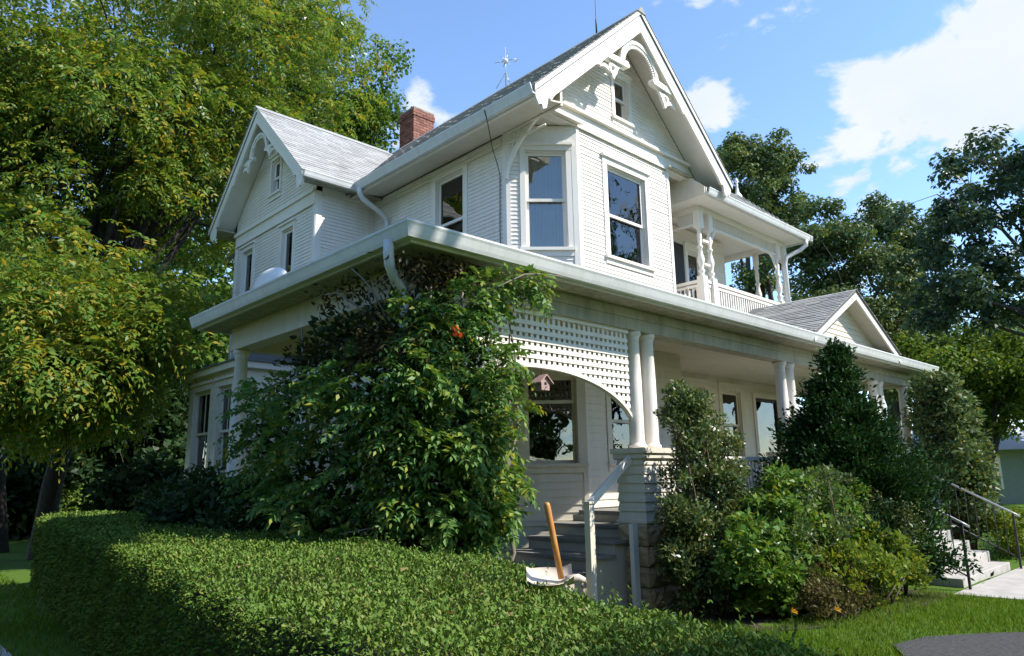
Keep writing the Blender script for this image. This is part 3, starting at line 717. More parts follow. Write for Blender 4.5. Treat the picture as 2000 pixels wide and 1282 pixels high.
def gable_trim(fr, za, sl, hw, bw, arch_z, arch_r, foot, depth, k=1.0):
    """barge boards with stepped feet, sunburst arch, arms and scrolls; fr.n = 0 is the outer face"""
    cs = math.hypot(1, sl); dv = bw * cs
    for sg in (-1, 1):
        poly = []
        zt = za - 0.11
        top0 = (0.0, zt); top1 = (hw, zt - sl * hw)
        poly = [top0, top1, (hw + 0.00, top1[1] - 0.10), (hw - 0.06, top1[1] - 0.20), (hw - 0.13, top1[1] - 0.17), (hw - 0.15, top1[1] - 0.245), (hw - 0.23, top1[1] - 0.20)]
        u = hw - foot
        zl = zt - dv - sl * u
        poly += [(hw - 0.27, zt - dv - sl * (hw - 0.27) + 0.10), (hw - 0.34, zt - dv - sl * (hw - 0.34) + 0.02), (hw - 0.42, zt - dv - sl * (hw - 0.42) + 0.055)]
        e1 = arch_r + 0.55
        poly += [(e1 + 0.16, zt - dv - sl * (e1 + 0.16) + 0.055), (e1 + 0.10, zt - dv - sl * (e1 + 0.10) + 0.0), (e1, zt - dv - sl * e1 + 0.03), (0.0, zt - dv + 0.03)]
        mb = MB(); mb.prism([fr.p(sg * a, -0.045, z) for a, z in poly], fr.N * 0.045); hb('barge_board', mb)
        # crown mould under the shingles
        mb = MB(); mb.prism([fr.p(sg * a, 0.0, z) for a, z in ((0, zt + 0.10), (hw + 0.04, zt - sl * (hw + 0.04) + 0.10), (hw + 0.04, zt - sl * (hw + 0.04) + 0.01), (0, zt + 0.01))], fr.N * 0.03); hb('rake_mould', mb)
        # raked soffit behind the board
        mb = MB(); mb.prism([fr.p(sg * a, -0.045, z) for a, z in ((0, zt - 0.02), (hw, zt - sl * hw - 0.02), (hw, zt - sl * hw - 0.04), (0, zt - 0.04))], fr.N * -(depth - 0.05)); hb('soffit', mb, 'trim')
    n0 = -0.12
    N = 28
    ii = []; oo = []
    for i in range(N + 1):
        t = math.pi * i / N
        ii.append(fr.p(-arch_r * 0.86 * math.cos(t), n0, arch_z + arch_r * 0.94 * math.sin(t))); oo.append(fr.p(-arch_r * math.cos(t), n0, arch_z + arch_r * 1.06 * math.sin(t)))
    mb = MB(); mb.strip(ii, oo, fr.N * 0.06)
    for i in range(N + 1):                   # legs below the spring line on the outer side
        pass
    ar = hb('arch', mb)
    mb = MB()
    for i in range(34):
        t = math.pi * (i + 0.5) / 34; t2 = t + 0.055
        def q(r, tt): return fr.p(-arch_r * 0.86 * r * math.cos(tt), n0 + 0.01, arch_z + arch_r * 0.94 * r * math.sin(tt))
        a = [q(1.02, t), q(1.02, t2), q(0.86, t2), q(0.86, t)]
        mb.hexa(a + [p + fr.N * 0.035 for p in a])
    tag(build('dentils', mb, M['trim'], ar), kind='stuff')
    for sg in (-1, 1):
        ub = arch_r + 0.50 * k
        mb = MB()
        # horizontal arm from the board to the arch foot, moulded
        a0 = arch_r * 0.70
        mb.prism([fr.p(sg * a, n0 - 0.03, z) for a, z in ((a0 - 0.06 * k, arch_z - 0.02 * k), (a0 - 0.02 * k, arch_z - 0.07 * k), (ub, arch_z - 0.10 * k), (ub, arch_z + 0.0), (a0, arch_z + 0.05 * k))], fr.N * 0.12 * k)
        hb('bracket_arm', mb)
        # scroll: ring and curved stem
        mb = MB(); cxs, czs = arch_r + 0.20 * k, arch_z - 0.22 * k
        ri = []; ro = []
        for i in range(19):
            t = 2 * math.pi * i / 18
            ri.append(fr.p(sg * (cxs + 0.055 * k * math.cos(t)), n0, czs + 0.055 * k * math.sin(t))); ro.append(fr.p(sg * (cxs + 0.115 * k * math.cos(t)), n0, czs + 0.115 * k * math.sin(t)))
        mb.strip(ri, ro, fr.N * 0.05)
        ri = []; ro = []
        for i in range(9):
            t = i / 8.0
            uu = arch_r * 0.78 + (cxs - arch_r * 0.78) * t; zz = arch_z - (0.05 + 0.34 * t - 0.10 * math.sin(t * math.pi)) * k
            ri.append(fr.p(sg * (uu - 0.02), n0, zz - 0.02)); ro.append(fr.p(sg * (uu + 0.04), n0, zz + 0.04))
        mb.strip(ri, ro, fr.N * 0.045)
        ri = []; ro = []
        for i in range(9):
            t = i / 8.0
            uu = cxs + (0.08 + 0.26 * t) * k; zz = czs - (0.07 - 0.05 * math.sin(t * math.pi) + 0.02 * t) * k
            ri.append(fr.p(sg * uu, n0, zz - 0.03 + 0.03 * t)); ro.append(fr.p(sg * uu, n0, zz + 0.05))
        mb.strip(ri, ro, fr.N * 0.04)
        hb('scroll', mb)
gable_trim(Fr((9.6, 6.62), (1, 0)), 9.78, 0.925, 2.74, 0.27, 8.55, 0.56, 0.5, 0.58)
gable_trim(Fr((5.72, 13.75), (0, -1)), 9.38, 0.97, 2.20, 0.20, 8.35, 0.42, 0.5, 0.48, 0.62)

def turned(r, h):
    """profile of a turned balcony post"""
    k = [(1.0, 0), (1.0, 0.40), (0.55, 0.425), (0.92, 0.445), (0.92, 0.455), (0.50, 0.475), (0.70, 0.50), (0.98, 0.535), (1.02, 0.56), (0.72, 0.60), (0.48, 0.65), (0.85, 0.663), (0.85, 0.672), (0.50, 0.69), (0.66, 0.74), (0.70, 0.78), (0.46, 0.82), (0.9, 0.838), (0.9, 0.848), (0.60, 0.862), (1.0, 0.875), (1.0, 1.0)]
    return [(r * a, h * b) for a, b in k]

def balcony():
    zf = 4.50; yF = 7.22; xl = 12.15; xr = 15.75; yB = 8.12; ze = 6.90
    mb = MB(); mb.box(11.5, xr + 0.12, yF - 0.1, 9.7, zf - 0.14, zf); hb('balcony_floor', mb, 'tread')
    mb = MB(); mb.box(11.7, xr + 0.12, yF - 0.13, yF - 0.102, 4.1, zf + 0.03); mb.box(xr + 0.122, xr + 0.15, yF - 0.1, 9.7, 4.1, zf + 0.03); hb('fascia', mb, 'trim')
    # back wall with a shuttered window
    fr = Fr((11.68, yB), (1, 0)); o = [(1.30, 1.84, 4.75, 6.35)]
    wall(fr, [(zf, 0, 2.87), (ze - 0.1, 0, 2.87)], o, HOUSE, 0.07, boards='stuff', margin=0.1)
    window(fr, *o[0], HOUSE, cw=0.1)
    mb = MB(); fr.box(mb, 0.66, 1.10, 0.022, 0.06, 4.6, 6.4); hb('shutter', mb, 'dark_paint')
    mb = MB(); mb.box(14.41, 14.55, yB + 0.14, 13.0, zf, ze - 0.1); mb.box(11.75, 14.41, 12.86, 13.0, zf, ze - 0.1); hb('wall', mb, 'paint')
    # turned posts in pairs
    for x in (xl, xl + 0.36, xr - 0.32, xr):
        mb = MB(); mb.lathe(turned(0.072, ze - 0.12 - zf), (x, yF + 0.06, zf), 12)
        mb.box(x - 0.075, x + 0.075, yF - 0.015, yF + 0.135, zf, zf + 0.92); mb.box(x - 0.075, x + 0.075, yF - 0.015, yF + 0.135, ze - 0.48, ze - 0.1)
        p = hb('turned_post', mb)
    for y in (7.95, 9.6):
        mb = MB(); mb.lathe(turned(0.072, ze - 0.12 - zf), (xr, y, zf), 12); hb('turned_post', mb)
    mb = MB(); mb.box(xl + 0.08, xl + 0.28, yF + 0.02, yF + 0.10, zf + 1.16, zf + 1.20); mb.box(xl + 0.08, xl + 0.28, yF + 0.02, yF + 0.10, ze - 0.75, ze - 0.70); hb('post_link', mb)
    # railings
    def rail(a, b, n):
        a = Vector(a); b = Vector(b); d = (b - a); e = d.normalized(); s = Vector((e.y, -e.x, 0)) * 0.032
        r = None
        for z0, z1, w in ((0.80, 0.86, 1.3), (0.72, 0.77, 0.8), (0.09, 0.14, 1.0)):
            q = [a - s * w + Z3 * z0, b - s * w + Z3 * z0, b + s * w + Z3 * z0, a + s * w + Z3 * z0]
            mb = MB(); mb.hexa(q + [p + Z3 * (z1 - z0) for p in q])
            o = hb('rail', mb)
            r = r or o
        for i in range(n):
            c = a + d * ((i + 0.5) / n)
            if i == 0:
                mb = MB(); mb.box(-0.018, 0.018, -0.012, 0.012, 0.14, 0.72); me = bpy.data.meshes.new('baluster'); me.from_pydata(mb.v, [], mb.f); finish_mesh(me, 'trim')
            place(bpy.data.objects.new('baluster', me), Matrix.Translation(c), r)
    rail((xl, yF + 0.14, zf), (xl, yB, zf), 8)
    rail((xl + 0.44, yF + 0.06, zf), (xr - 0.40, yF + 0.06, zf), 30)
    rail((xl + 0.08, yF + 0.06, zf), (xl + 0.28, yF + 0.06, zf), 2)
    rail((xr, yF + 0.14, zf), (xr, 9.6, zf), 18)
    # spindle frieze below the eave
    mb = MB(); mb.box(xl - 0.05, xr + 0.05, yF + 0.0, yF + 0.12, ze - 0.12, ze - 0.02); mb.box(xl + 0.44, xr - 0.40, yF + 0.03, yF + 0.09, ze - 0.40, ze - 0.36)
    mb.box(xl - 0.06, xl + 0.06, yF + 0.12, yB, ze - 0.12, ze - 0.02); mb.box(xl - 0.03, xl + 0.03, yF + 0.14, yB, ze - 0.40, ze - 0.36); mb.box(xr - 0.06, xr + 0.06, yF + 0.12, 9.7, ze - 0.12, ze - 0.02)
    bm_ = hb('balcony_beam', mb)
    mb = MB()
    for i in range(46):
        x = xl + 0.48 + (xr - 0.44 - xl - 0.48) * i / 45
        mb.box(x - 0.011, x + 0.011, yF + 0.05, yF + 0.07, ze - 0.36, ze - 0.12)
    for i in range(12):
        y = yF + 0.2 + (yB - yF - 0.25) * i / 23
        mb.box(xl - 0.011, xl + 0.011, y - 0.011, y + 0.011, ze - 0.36, ze - 0.12)
    tag(build('spindles', mb, 'trim', bm_), kind='stuff')
    # curved spandrels beside the posts
    for x, sg in ((xl + 0.44, 1), (xr - 0.40, -1)):
        mb = MB(); ii = []; oo = []
        for i in range(9):
            t = math.pi / 2 * i / 8
            ii.append((x + sg * (0.30 - 0.30 * math.sin(t)), yF + 0.045, ze - 0.40 - 0.34 * math.sin(t) ** 2))
            oo.append((x + sg * (0.30 - 0.30 * math.sin(t)) * 0.75, yF + 0.045, ze - 0.40 - 0.30 * math.sin(t) ** 2 + 0.04))
        mb.strip(ii, oo, (0, 0.03, 0)); hb('spandrel', mb)
    # soffit, ceiling, gutter, hip roof with finial
    x0 = 11.72; x1 = 16.10; y0 = 6.80; y1 = 13.4
    mb = MB(); mb.box(x0, x1 - 0.05, y0 + 0.04, 10.1, ze - 0.015, ze + 0.015); hb('soffit', mb, 'trim')
    gutter(((x0, y0 + 0.02, ze - 0.02), (x1 + 0.1, y0 + 0.02, ze - 0.02)), HOUSE, (0, -1, 0), 0.13, 0.11)
    gutter(((x1, y0 - 0.09, ze - 0.02), (x1, 10.1, ze - 0.02)), HOUSE, (1, 0, 0), 0.13, 0.11)
    zp = 7.74; xp = 14.28; yp = 7.50; zb = ze + 0.09
    r = roof_slab([(x0, y0, zb), (x1, y0, zb), (xp, yp, zp)], HOUSE, 0.07)
    r2 = roof_slab([(x1, y0, zb), (x1, 10.1, zb), (xp, 10.1, zp), (xp, yp, zp)], HOUSE, 0.07)
    r3 = roof_slab([(x0, 10.1, zb), (x0, y0, zb), (xp, yp, zp), (xp, 10.1, zp)], HOUSE, 0.07)
    s = Vector((0, yp - y0, zp - zb)); tm = s.length; hl_ = xp - x0; hr_ = x1 - xp
    shingles((x0, y0 - 0.02, zb), (1, 0, 0), s, lambda t: (hl_ * t / tm, x1 - x0 - hr_ * t / tm), tm, r, off=0.014)
    s2 = Vector((xp - x1, 0, zp - zb)); t2 = s2.length
    shingles((x1, y0 - 0.02, zb), (0, 1, 0), s2, lambda t: ((yp - y0) * t / t2, 10.1 - y0), t2, r2, off=0.014)
    shingles((x0, y0 - 0.02, zb), (0, 1, 0), Vector((xp - x0, 0, zp - zb)), lambda t: ((yp - y0) * t / math.hypot(xp - x0, zp - zb), 10.1 - y0), math.hypot(xp - x0, zp - zb), r3, off=0.014)
    mb = MB(); mb.lathe([(0.10, -0.06), (0.095, 0.01), (0.04, 0.09), (0.022, 0.24), (0.035, 0.27), (0.016, 0.30), (0.042, 0.355), (0.038, 0.39), (0.008, 0.43)], (xp, yp, zp), 12); hb('finial', mb)
    mb = MB(); mb.prism([(11.66, y, z) for y, z in ((y0 + 0.0, ze - 0.015), (8.11, ze - 0.015), (8.11, 7.62), (7.42, 7.62), (y0 + 0.0, 7.03))], (0.03, 0, 0)); hb('end_panel', mb, 'porch')
    mb = MB(); mb.prism([(x0 - 0.025, y0 - 0.02, ze - 0.02), (x0 - 0.025, 8.1, ze - 0.02), (x0 - 0.025, 8.1, zb + 0.03), (x0 - 0.025, y0 - 0.02, zb + 0.03)], (0.02, 0, 0)); hb('fascia', mb, 'trim')
    # downspout at the far corner
    mb = MB(); mb.tube([(x1 - 0.15, y0 - 0.03, ze - 0.02), (x1 - 0.15, y0 - 0.02, ze - 0.14), (x1 - 0.2, y0 + 0.1, ze - 0.24), (xr - 0.14, yF - 0.10, ze - 0.42), (xr - 0.16, yF - 0.06, ze - 0.6), (xr - 0.16, yF - 0.06, 4.35)], 0.05, 8); hb('downspout', mb, 'gutter')
balcony()

def porch():
    xE0, xE1 = 3.68, 18.55; yE = 5.22; zS = 3.78; yL1 = 10.50
    # ---- roof planes (low hip)
    k = 0.28; zb = 3.90
    def zf(y): return zb + k * (y - yE)
    roof_slab([(xE0, yE, zb), (xE1, yE, zb), (xE1, 7.1, zf(7.1)), (11.7, 7.1, zf(7.1)), (11.6, 7.85, zf(7.85)), (6.31, 7.86, zf(7.86))], HOUSE, 0.09)
    rl = roof_slab([(xE0, yL1, zb), (xE0, yE, zb), (6.32, 7.86, zf(7.86))], HOUSE, 0.09)
    roof_slab([(xE0, yL1, zb), (6.32, 7.86, zf(7.86)), (7.5, 7.86, zf(7.86)), (7.5, yL1, zb)], HOUSE, 0.09)
    s = Vector((6.32 - xE0, 0, zf(7.86) - zb)); tm = s.length; half = (yL1 - yE) / 2
    shingles((xE0, yE - 0.02, zb), (0, 1, 0), s, lambda t: (half * t / tm, 2 * half - half * t / tm), tm, rl, off=0.012)
    mb = MB(); mb.prism([(14.0, 5.2, 4.3), (xE1, 7.1, zf(7.1)), (xE1, 8.4, 4.5), (14.0, 8.4, 4.5)], (0, 0, 0.05)) if False else mb.box(16.0, xE1 - 0.02, 7.1, 8.5, 4.35, 4.42); hb('roof', mb, 'felt')
    # ---- gutters and fascia
    d, h = 0.12, 0.15
    pr = [(0, 0), (0.07, 0), (0.085, 0.035), (d - 0.012, h - 0.045), (d, h - 0.02), (d, h), (d - 0.012, h), (d - 0.014, h - 0.012), (d - 0.03, h - 0.03), (0.075, 0.03), (0.012, 0.012), (0.012, h), (0, h)]
    mb = MB(); n = len(pr); vs = []
    for P in ((xE1, None), (None, None), (None, yL1 + 0.02)):
        vs += [(P[0] if P[0] else xE0 - a, P[1] if P[1] else yE - a, zS - 0.005 + z) for a, z in pr]
    fs = [(k * n + i, k * n + (i + 1) % n, (k + 1) * n + (i + 1) % n, (k + 1) * n + i) for k in (0, 1) for i in range(n)] + [tuple(range(n)), tuple(range(2 * n, 3 * n))]
    mb.add(vs, fs); hb('gutter', mb, 'gutter')
    mb = MB(); mb.box(xE0 + 0.004, xE1, yE + 0.003, yE + 0.035, zS - 0.03, zS + 0.12); mb.box(xE0 + 0.003, xE0 + 0.035, yE + 0.04, yL1, zS - 0.03, zS + 0.12); mb.box(xE0 + 0.04, 7.4, yL1 - 0.035, yL1, zS - 0.03, zS + 0.12); mb.box(xE1 - 0.035, xE1 - 0.001, yE + 0.04, 8.5, zS - 0.03, zS + 0.12); hb('fascia', mb, 'gutter')
    # ---- soffit boards run along the eave
    mb = MB()
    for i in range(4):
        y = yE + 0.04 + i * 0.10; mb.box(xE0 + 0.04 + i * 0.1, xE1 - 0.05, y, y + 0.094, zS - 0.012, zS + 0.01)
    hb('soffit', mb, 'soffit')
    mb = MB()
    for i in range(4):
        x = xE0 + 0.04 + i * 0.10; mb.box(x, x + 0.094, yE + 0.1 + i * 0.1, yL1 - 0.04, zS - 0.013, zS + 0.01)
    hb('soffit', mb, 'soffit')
    # ceiling
    mb = MB()
    n = 26
    for i in range(n):
        y = 5.86 + (8.38 - 5.86) * i / n; mb.box(4.30, 17.9, y, y + (8.38 - 5.86) / n - 0.006, zS - 0.06, zS - 0.04)
    mb.box(4.30, 17.9, 5.86, 8.38, zS - 0.038, zS - 0.03); mb.box(4.30, 7.48, 8.38, 10.2, zS - 0.06, zS - 0.04)
    hb('porch_ceiling', mb, 'porch')
    # ---- beams
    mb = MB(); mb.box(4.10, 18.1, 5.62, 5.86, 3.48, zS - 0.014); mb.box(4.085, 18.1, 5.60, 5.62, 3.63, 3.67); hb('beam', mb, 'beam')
    mb = MB(); mb.box(4.06, 4.30, 5.86, 10.2, 3.45, zS - 0.014); hb('beam', mb, 'porch')
    mb = MB(); mb.box(4.30, 7.48, 10.0, 10.2, 3.45, zS - 0.014); hb('beam', mb, 'porch')
    mb = MB(); mb.box(17.9, 18.1, 5.86, 8.4, 3.48, zS - 0.014); hb('beam', mb, 'porch')
    # ---- columns
    def column(x, y, z0, z1, r=0.098):
        mb = MB()
        prof = [(r * 1.28, 0), (r * 1.28, 0.04), (r * 1.05, 0.06), (r * 1.04, 0.08), (r, 0.10)]
        H = z1 - z0
        prof += [(r * (1 - 0.0 * t), 0.1 + (H - 0.22) * t) for t in (0.3, 0.6)] + [(r * 0.88, H - 0.12), (r * 0.98, H - 0.11), (r * 0.9, H - 0.095), (r * 1.1, H - 0.06), (r * 1.2, H - 0.05), (r * 1.2, H)]
        mb.lathe(prof, (x, y, z0), 20)
        hb('column', mb)
    def pier(x0, x1, y0, y1):
        mb = MB(); mb.box(x0 - 0.05, x1 + 0.05, y0 - 0.05, y1 + 0.05, 1.865, 1.93); mb.box(x0 - 0.025, x1 + 0.025, y0 - 0.025, y1 + 0.025, 1.80, 1.864); mb.box(x0 + 0.02, x1 - 0.02, y0 + 0.02, y1 - 0.02, 0.75, 1.80)
        p = hb('pier', mb, 'porch')
        z = 0.80; i = 0
        while z < 1.78:
            zt = min(z + 0.115, 1.80)
            mb = MB(); e = 0.017
            q0 = [(x0 - 0, y0 - 0, z), (x1, y0, z), (x1, y1, z), (x0, y1, z)]
            q1 = [(x0 + e, y0 + e, zt), (x1 - e, y0 + e, zt), (x1 - e, y1 - e, zt), (x0 + e, y1 - e, zt)]
            mb.hexa(q0 + q1); build('clapboard', mb, 'porch', p)
            z += 0.115
        mb = MB(); mb.box(x0 - 0.02, x1 + 0.02, y0 - 0.02, y1 + 0.02, 1.0, 1.03); build('water_table', mb, 'porch', p)
        # rock-faced base
        z = -0.25; row = 0; rnd = random.Random(int(x0 * 10))
        while z < 0.74:
            h = 0.245
            for sx0, sx1, sy0, sy1 in (((x0, (x0 + x1) / 2 + 0.06 * (-1) ** row, y0, y1), ((x0 + x1) / 2 + 0.06 * (-1) ** row + 0.012, x1, y0, y1))):
                mb = MB(); j = 0.025
                mb.box(sx0, sx1, sy0, sy1, z, z + h - 0.012)
                # rough faces: inset rings with a bulging centre
                c = []
                for fx in ('y0', 'x0'):
                    if fx == 'x0' and sx0 != x0: continue
                    a0, a1 = (sx0, sx1) if fx == 'y0' else (sy0, sy1)
                    gx = 5; gz = 4; vs = []
                    for b in range(gz + 1):
                        for a in range(gx + 1):
                            u = a0 + (a1 - a0) * a / gx; w = z + (h - 0.012) * b / gz
                            ed = a in (0, gx) or b in (0, gz)
                            d = 0.002 if ed else rnd.uniform(0.012, 0.05)
                            vs.append((u, sy0 - d, w) if fx == 'y0' else (sx0 - d, u, w))
                    fs = [(b * (gx + 1) + a, b * (gx + 1) + a + 1, (b + 1) * (gx + 1) + a + 1, (b + 1) * (gx + 1) + a) for b in range(gz) for a in range(gx)]
                    mb.add(vs, fs)
                build('stone', mb, 'stone', p)
            z += h; row += 1
    for xa in (7.50, 11.70, 15.90):
        pier(xa, xa + 0.70, 5.52, 5.96)
        for x in (xa + 0.19, xa + 0.51): column(x, 5.74, 1.93, 3.48)
    pier(17.6, 18.15, 5.52, 5.96); column(17.87, 5.74, 1.93, 3.48)
    column(4.18, 10.08, 0.9, 3.45, 0.10)
    mb = MB(); mb.box(4.0, 4.36, 9.9, 10.26, -0.1, 0.9); hb('column_base', mb, 'stone')
    # square corner post behind the vine
    mb = MB(); mb.box(4.12, 4.28, 5.66, 5.82, 0, 3.48); hb('corner_post', mb, 'porch')
    # ---- deck and skirt
    mb = MB(); mb.box(8.12, 18.2, 5.60, 7.18, 1.04, 1.10); mb.box(11.0, 18.2, 7.18, 8.38, 1.04, 1.10); hb('porch_floor', mb, 'tread')
    for xa, xb, z0 in ((8.22, 11.68, 0.80), (12.42, 12.68, -0.2), (16.62, 17.58, -0.2)):
        mb = MB(); mb.box(xa, xb, 5.66, 5.70, z0, 1.035); hb('skirt_board', mb, 'porch')
    # rock-faced foundation wall right of the first pier
    mb = MB(); mb.box(8.22, 11.68, 5.68, 5.80, -0.2, 0.80); fw = hb('foundation', mb, 'mortar')
    rnd = random.Random(9); z = -0.2
    for row in range(4):
        x = 8.22
        while x < 11.66:
            x1 = min(x + rnd.uniform(0.38, 0.6), 11.68); mb = MB(); gx = 5; gz = 4; vs = []
            for b in range(gz + 1):
                for a in range(gx + 1):
                    ed = a in (0, gx) or b in (0, gz); vs.append((x + (x1 - x - 0.012) * a / gx, 5.665 - (0.002 if ed else rnd.uniform(0.012, 0.05)), z + 0.235 * b / gz))
            mb.add(vs, [(b * (gx + 1) + a, b * (gx + 1) + a + 1, (b + 1) * (gx + 1) + a + 1, (b + 1) * (gx + 1) + a) for b in range(gz) for a in range(gx)])
            mb.box(x, x1 - 0.012, 5.665, 5.68, z, z + 0.235); build('stone', mb, 'stone', fw); x = x1
        z += 0.25
    # porch rail between the piers
    for xa, xb, n in ((8.24, 11.68, 34), (16.63, 17.58, 9)):
        mb = MB(); mb.box(xa, xb, 5.70, 5.78, 1.78, 1.84); mb.box(xa, xb, 5.71, 5.77, 1.18, 1.23); r = hb('porch_rail', mb)
        mb = MB(); mb.box(-0.02, 0.02, -0.012, 0.012, 0, 0.55); me = bpy.data.meshes.new('baluster'); me.from_pydata(mb.v, [], mb.f); finish_mesh(me, 'trim')
        for i in range(n):
            place(bpy.data.objects.new('baluster', me), Matrix.Translation((xa + (xb - xa) * (i + 0.5) / n, 5.74, 1.23)), r)
    # ---- side stair climbing to the right behind the lattice
    nos = [(8.12, 1.10), (7.66, 0.945), (7.21, 0.79), (6.76, 0.635), (6.31, 0.48), (5.95, 0.325)]
    st = None
    for i, (x, z) in enumerate(nos[1:]):
        xn = nos[i][0]
        mb = MB(); mb.box(x - 0.03, xn + 0.02, 5.80, 7.33, z - 0.035, z); t = hb('stair_tread', mb, 'tread')
        mb = MB(); mb.box(x, x + 0.02, 5.82, 7.32, z - 0.155, z - 0.035); build('riser', mb, 'riser', t)
    mb = MB(); mb.box(8.12, 8.14, 5.82, 7.30, 0.945, 1.04); hb('riser', mb, 'riser')
    poly = [(5.97, -0.1), (8.12, -0.1), (8.12, 1.04)]
    for (xa, za), (xb, zb) in zip(nos[1:], nos[2:]): poly += [(xa + 0.01, za + 0.11) if False else (xa + 0.01, za - 0.04)] + [(xa + 0.01, zb - 0.04)]
    poly += [(nos[-1][0] + 0.01, nos[-1][1] - 0.04)]
    mb = MB(); mb.prism([(x, 5.84, z) for x, z in poly], (0, 0.03, 0)); hb('stringer', mb, 'riser')
    # handrail: newel, sloping rail and slender posts
    mb = MB(); mb.box(6.59, 6.675, 5.66, 5.745, 0, 1.27); mb.box(6.575, 6.69, 5.645, 5.76, 1.27, 1.295); n = hb('newel_post', mb, 'porch')
    mb = MB(); a = Vector((6.66, 5.70, 1.20)); b = Vector((7.52, 5.70, 1.76)); q = [a, b, b + Vector((0, 0.05, 0)), a + Vector((0, 0.05, 0))]; mb.hexa(q + [p + Z3 * 0.11 for p in q]); hb('handrail', mb, 'trim')
    mb = MB(); mb.box(7.32, 7.42, 5.60, 5.66, 0.0, 1.0); hb('stair_post', mb, 'trim')
    # ---- pediment over the front steps
    xp = 14.06; hw = 2.05; ya = 5.12; za = 5.03; zb2 = 3.95; yb = 7.15
    sl = (za - zb2) / hw; cs = math.hypot(1, sl)
    A = roof_slab([(xp - hw, ya, zb2), (xp, ya, za), (xp, yb + 1.5, za), (xp - hw, yb, zb2)], HOUSE, 0.07)
    B = roof_slab([(xp, ya, za), (xp + hw, ya, zb2), (xp + hw, yb, zb2), (xp, yb + 1.5, za)], HOUSE, 0.07)
    tm = hw * cs
    shingles((xp - hw, ya - 0.02, zb2), (0, 1, 0), (1 / cs, 0, sl / cs), lambda t: (0.0, 1.9), tm, A, exp=0.115, off=0.016)
    shingles((xp + hw, ya - 0.02, zb2), (0, 1, 0), (-1 / cs, 0, sl / cs), lambda t: (0.0, 1.9), tm, B, exp=0.115, off=0.016)
    fr = Fr((xp, 5.45), (1, 0))
    wall(fr, [(3.90, -1.95, 1.95), (za - 0.10, -0.03, 0.03)], [], HOUSE, 0.10, boards='parts', mat='porch', bz=(3.95, 4.85))
    for sg in (-1, 1):
        mb = MB(); mb.prism([(xp + sg * u, ya + 0.0, z) for u, z in ((0, za - 0.07), (hw, zb2 - 0.07), (hw, zb2 - 0.17), (0, za - 0.19))], (0, 0.035, 0)); hb('rake_board', mb, 'trim')
        mb = MB(); mb.prism([(xp + sg * u, ya + 0.036, z) for u, z in ((0, za - 0.08), (hw, zb2 - 0.08), (hw, zb2 - 0.10), (0, za - 0.10))], (0, 0.32, 0)); hb('soffit', mb, 'porch')
    # ---- rounded white vent hood low on the side roof
    mb = MB(); vs = []; fs = []; nx = 14; ny = 8
    for i in range(nx + 1):
        for j in range(ny + 1):
            t = math.pi * i / nx; ph = math.pi * j / ny
            r = 0.24
            vs.append((4.42 + 0.18 * math.cos(ph) * math.sin(t) ** 0.6, 9.76 - 0.42 * math.cos(t), 4.05 + (0.22 + 0.38 * math.sin(ph) ** 0.7 * math.sin(t) ** 0.35)))
    for i in range(nx):
        for j in range(ny):
            a = i * (ny + 1) + j; fs.append((a, a + 1, a + ny + 2, a + ny + 1))
    mb.add(vs, fs, True); mb.box(4.26, 4.58, 9.38, 10.14, 3.98, 4.26); hb('vent_hood', mb, 'vent')
porch()

def lattice():
    x0, x1 = 4.32, 7.52; zt = 3.48; cx = 5.86; rise = 2.83; drop = 0.60; hw = 1.72; y = 5.70
    def az(x):
        t = min(1.0, abs(x - cx) / hw); return rise - drop * (1 - math.sqrt(max(0, 1 - (t * 0.985) ** 2))) / (1 - math.sqrt(1 - 0.985 ** 2)) if True else 0
    mb = MB(); ii = []; oo = []
    n = 44
    for i in range(n + 1):
        x = cx - hw + 2 * hw * i / n; x = min(max(x, x0), x1)
        ii.append((x, y - 0.03, az(x) - 0.012)); oo.append((x, y - 0.03, az(x) + 0.035))
    mb.strip(ii, oo, (0, 0.075, 0))
    mb.box(x0, x1, y - 0.032, y + 0.05, zt - 0.05, zt - 0.002)
    root = hb('lattice_arch', mb, 'trim')
    p = 0.092; w = 0.047
    x = x0 + 0.02
    while x < x1 - 0.02:
        zb = max(az(x), az(x + w)) + 0.02
        if zt - zb > 0.05:
            mb = MB(); mb.box(x, x + w, y, y + 0.009, zb, zt - 0.05); build('slat', mb, 'trim', root)
        x += p
    z = 2.25
    while z < zt - 0.08:
        # horizontal slats, cut where the arch opens
        zz = z + w * 0.5
        xs = [x0 + (x1 - x0) * i / 200 for i in range(201)]
        ok = [az(q) + 0.0 < z for q in xs]
        i = 0
        while i < 201:
            if ok[i]:
                j = i
                while j + 1 < 201 and ok[j + 1]: j += 1
                if xs[j] - xs[i] > 0.04:
                    mb = MB(); mb.box(xs[i], xs[j], y - 0.011, y - 0.001, z, z + w + 0.006); build('slat', mb, 'trim', root)
                i = j + 1
            else: i += 1
        z += p + 0.004
lattice()

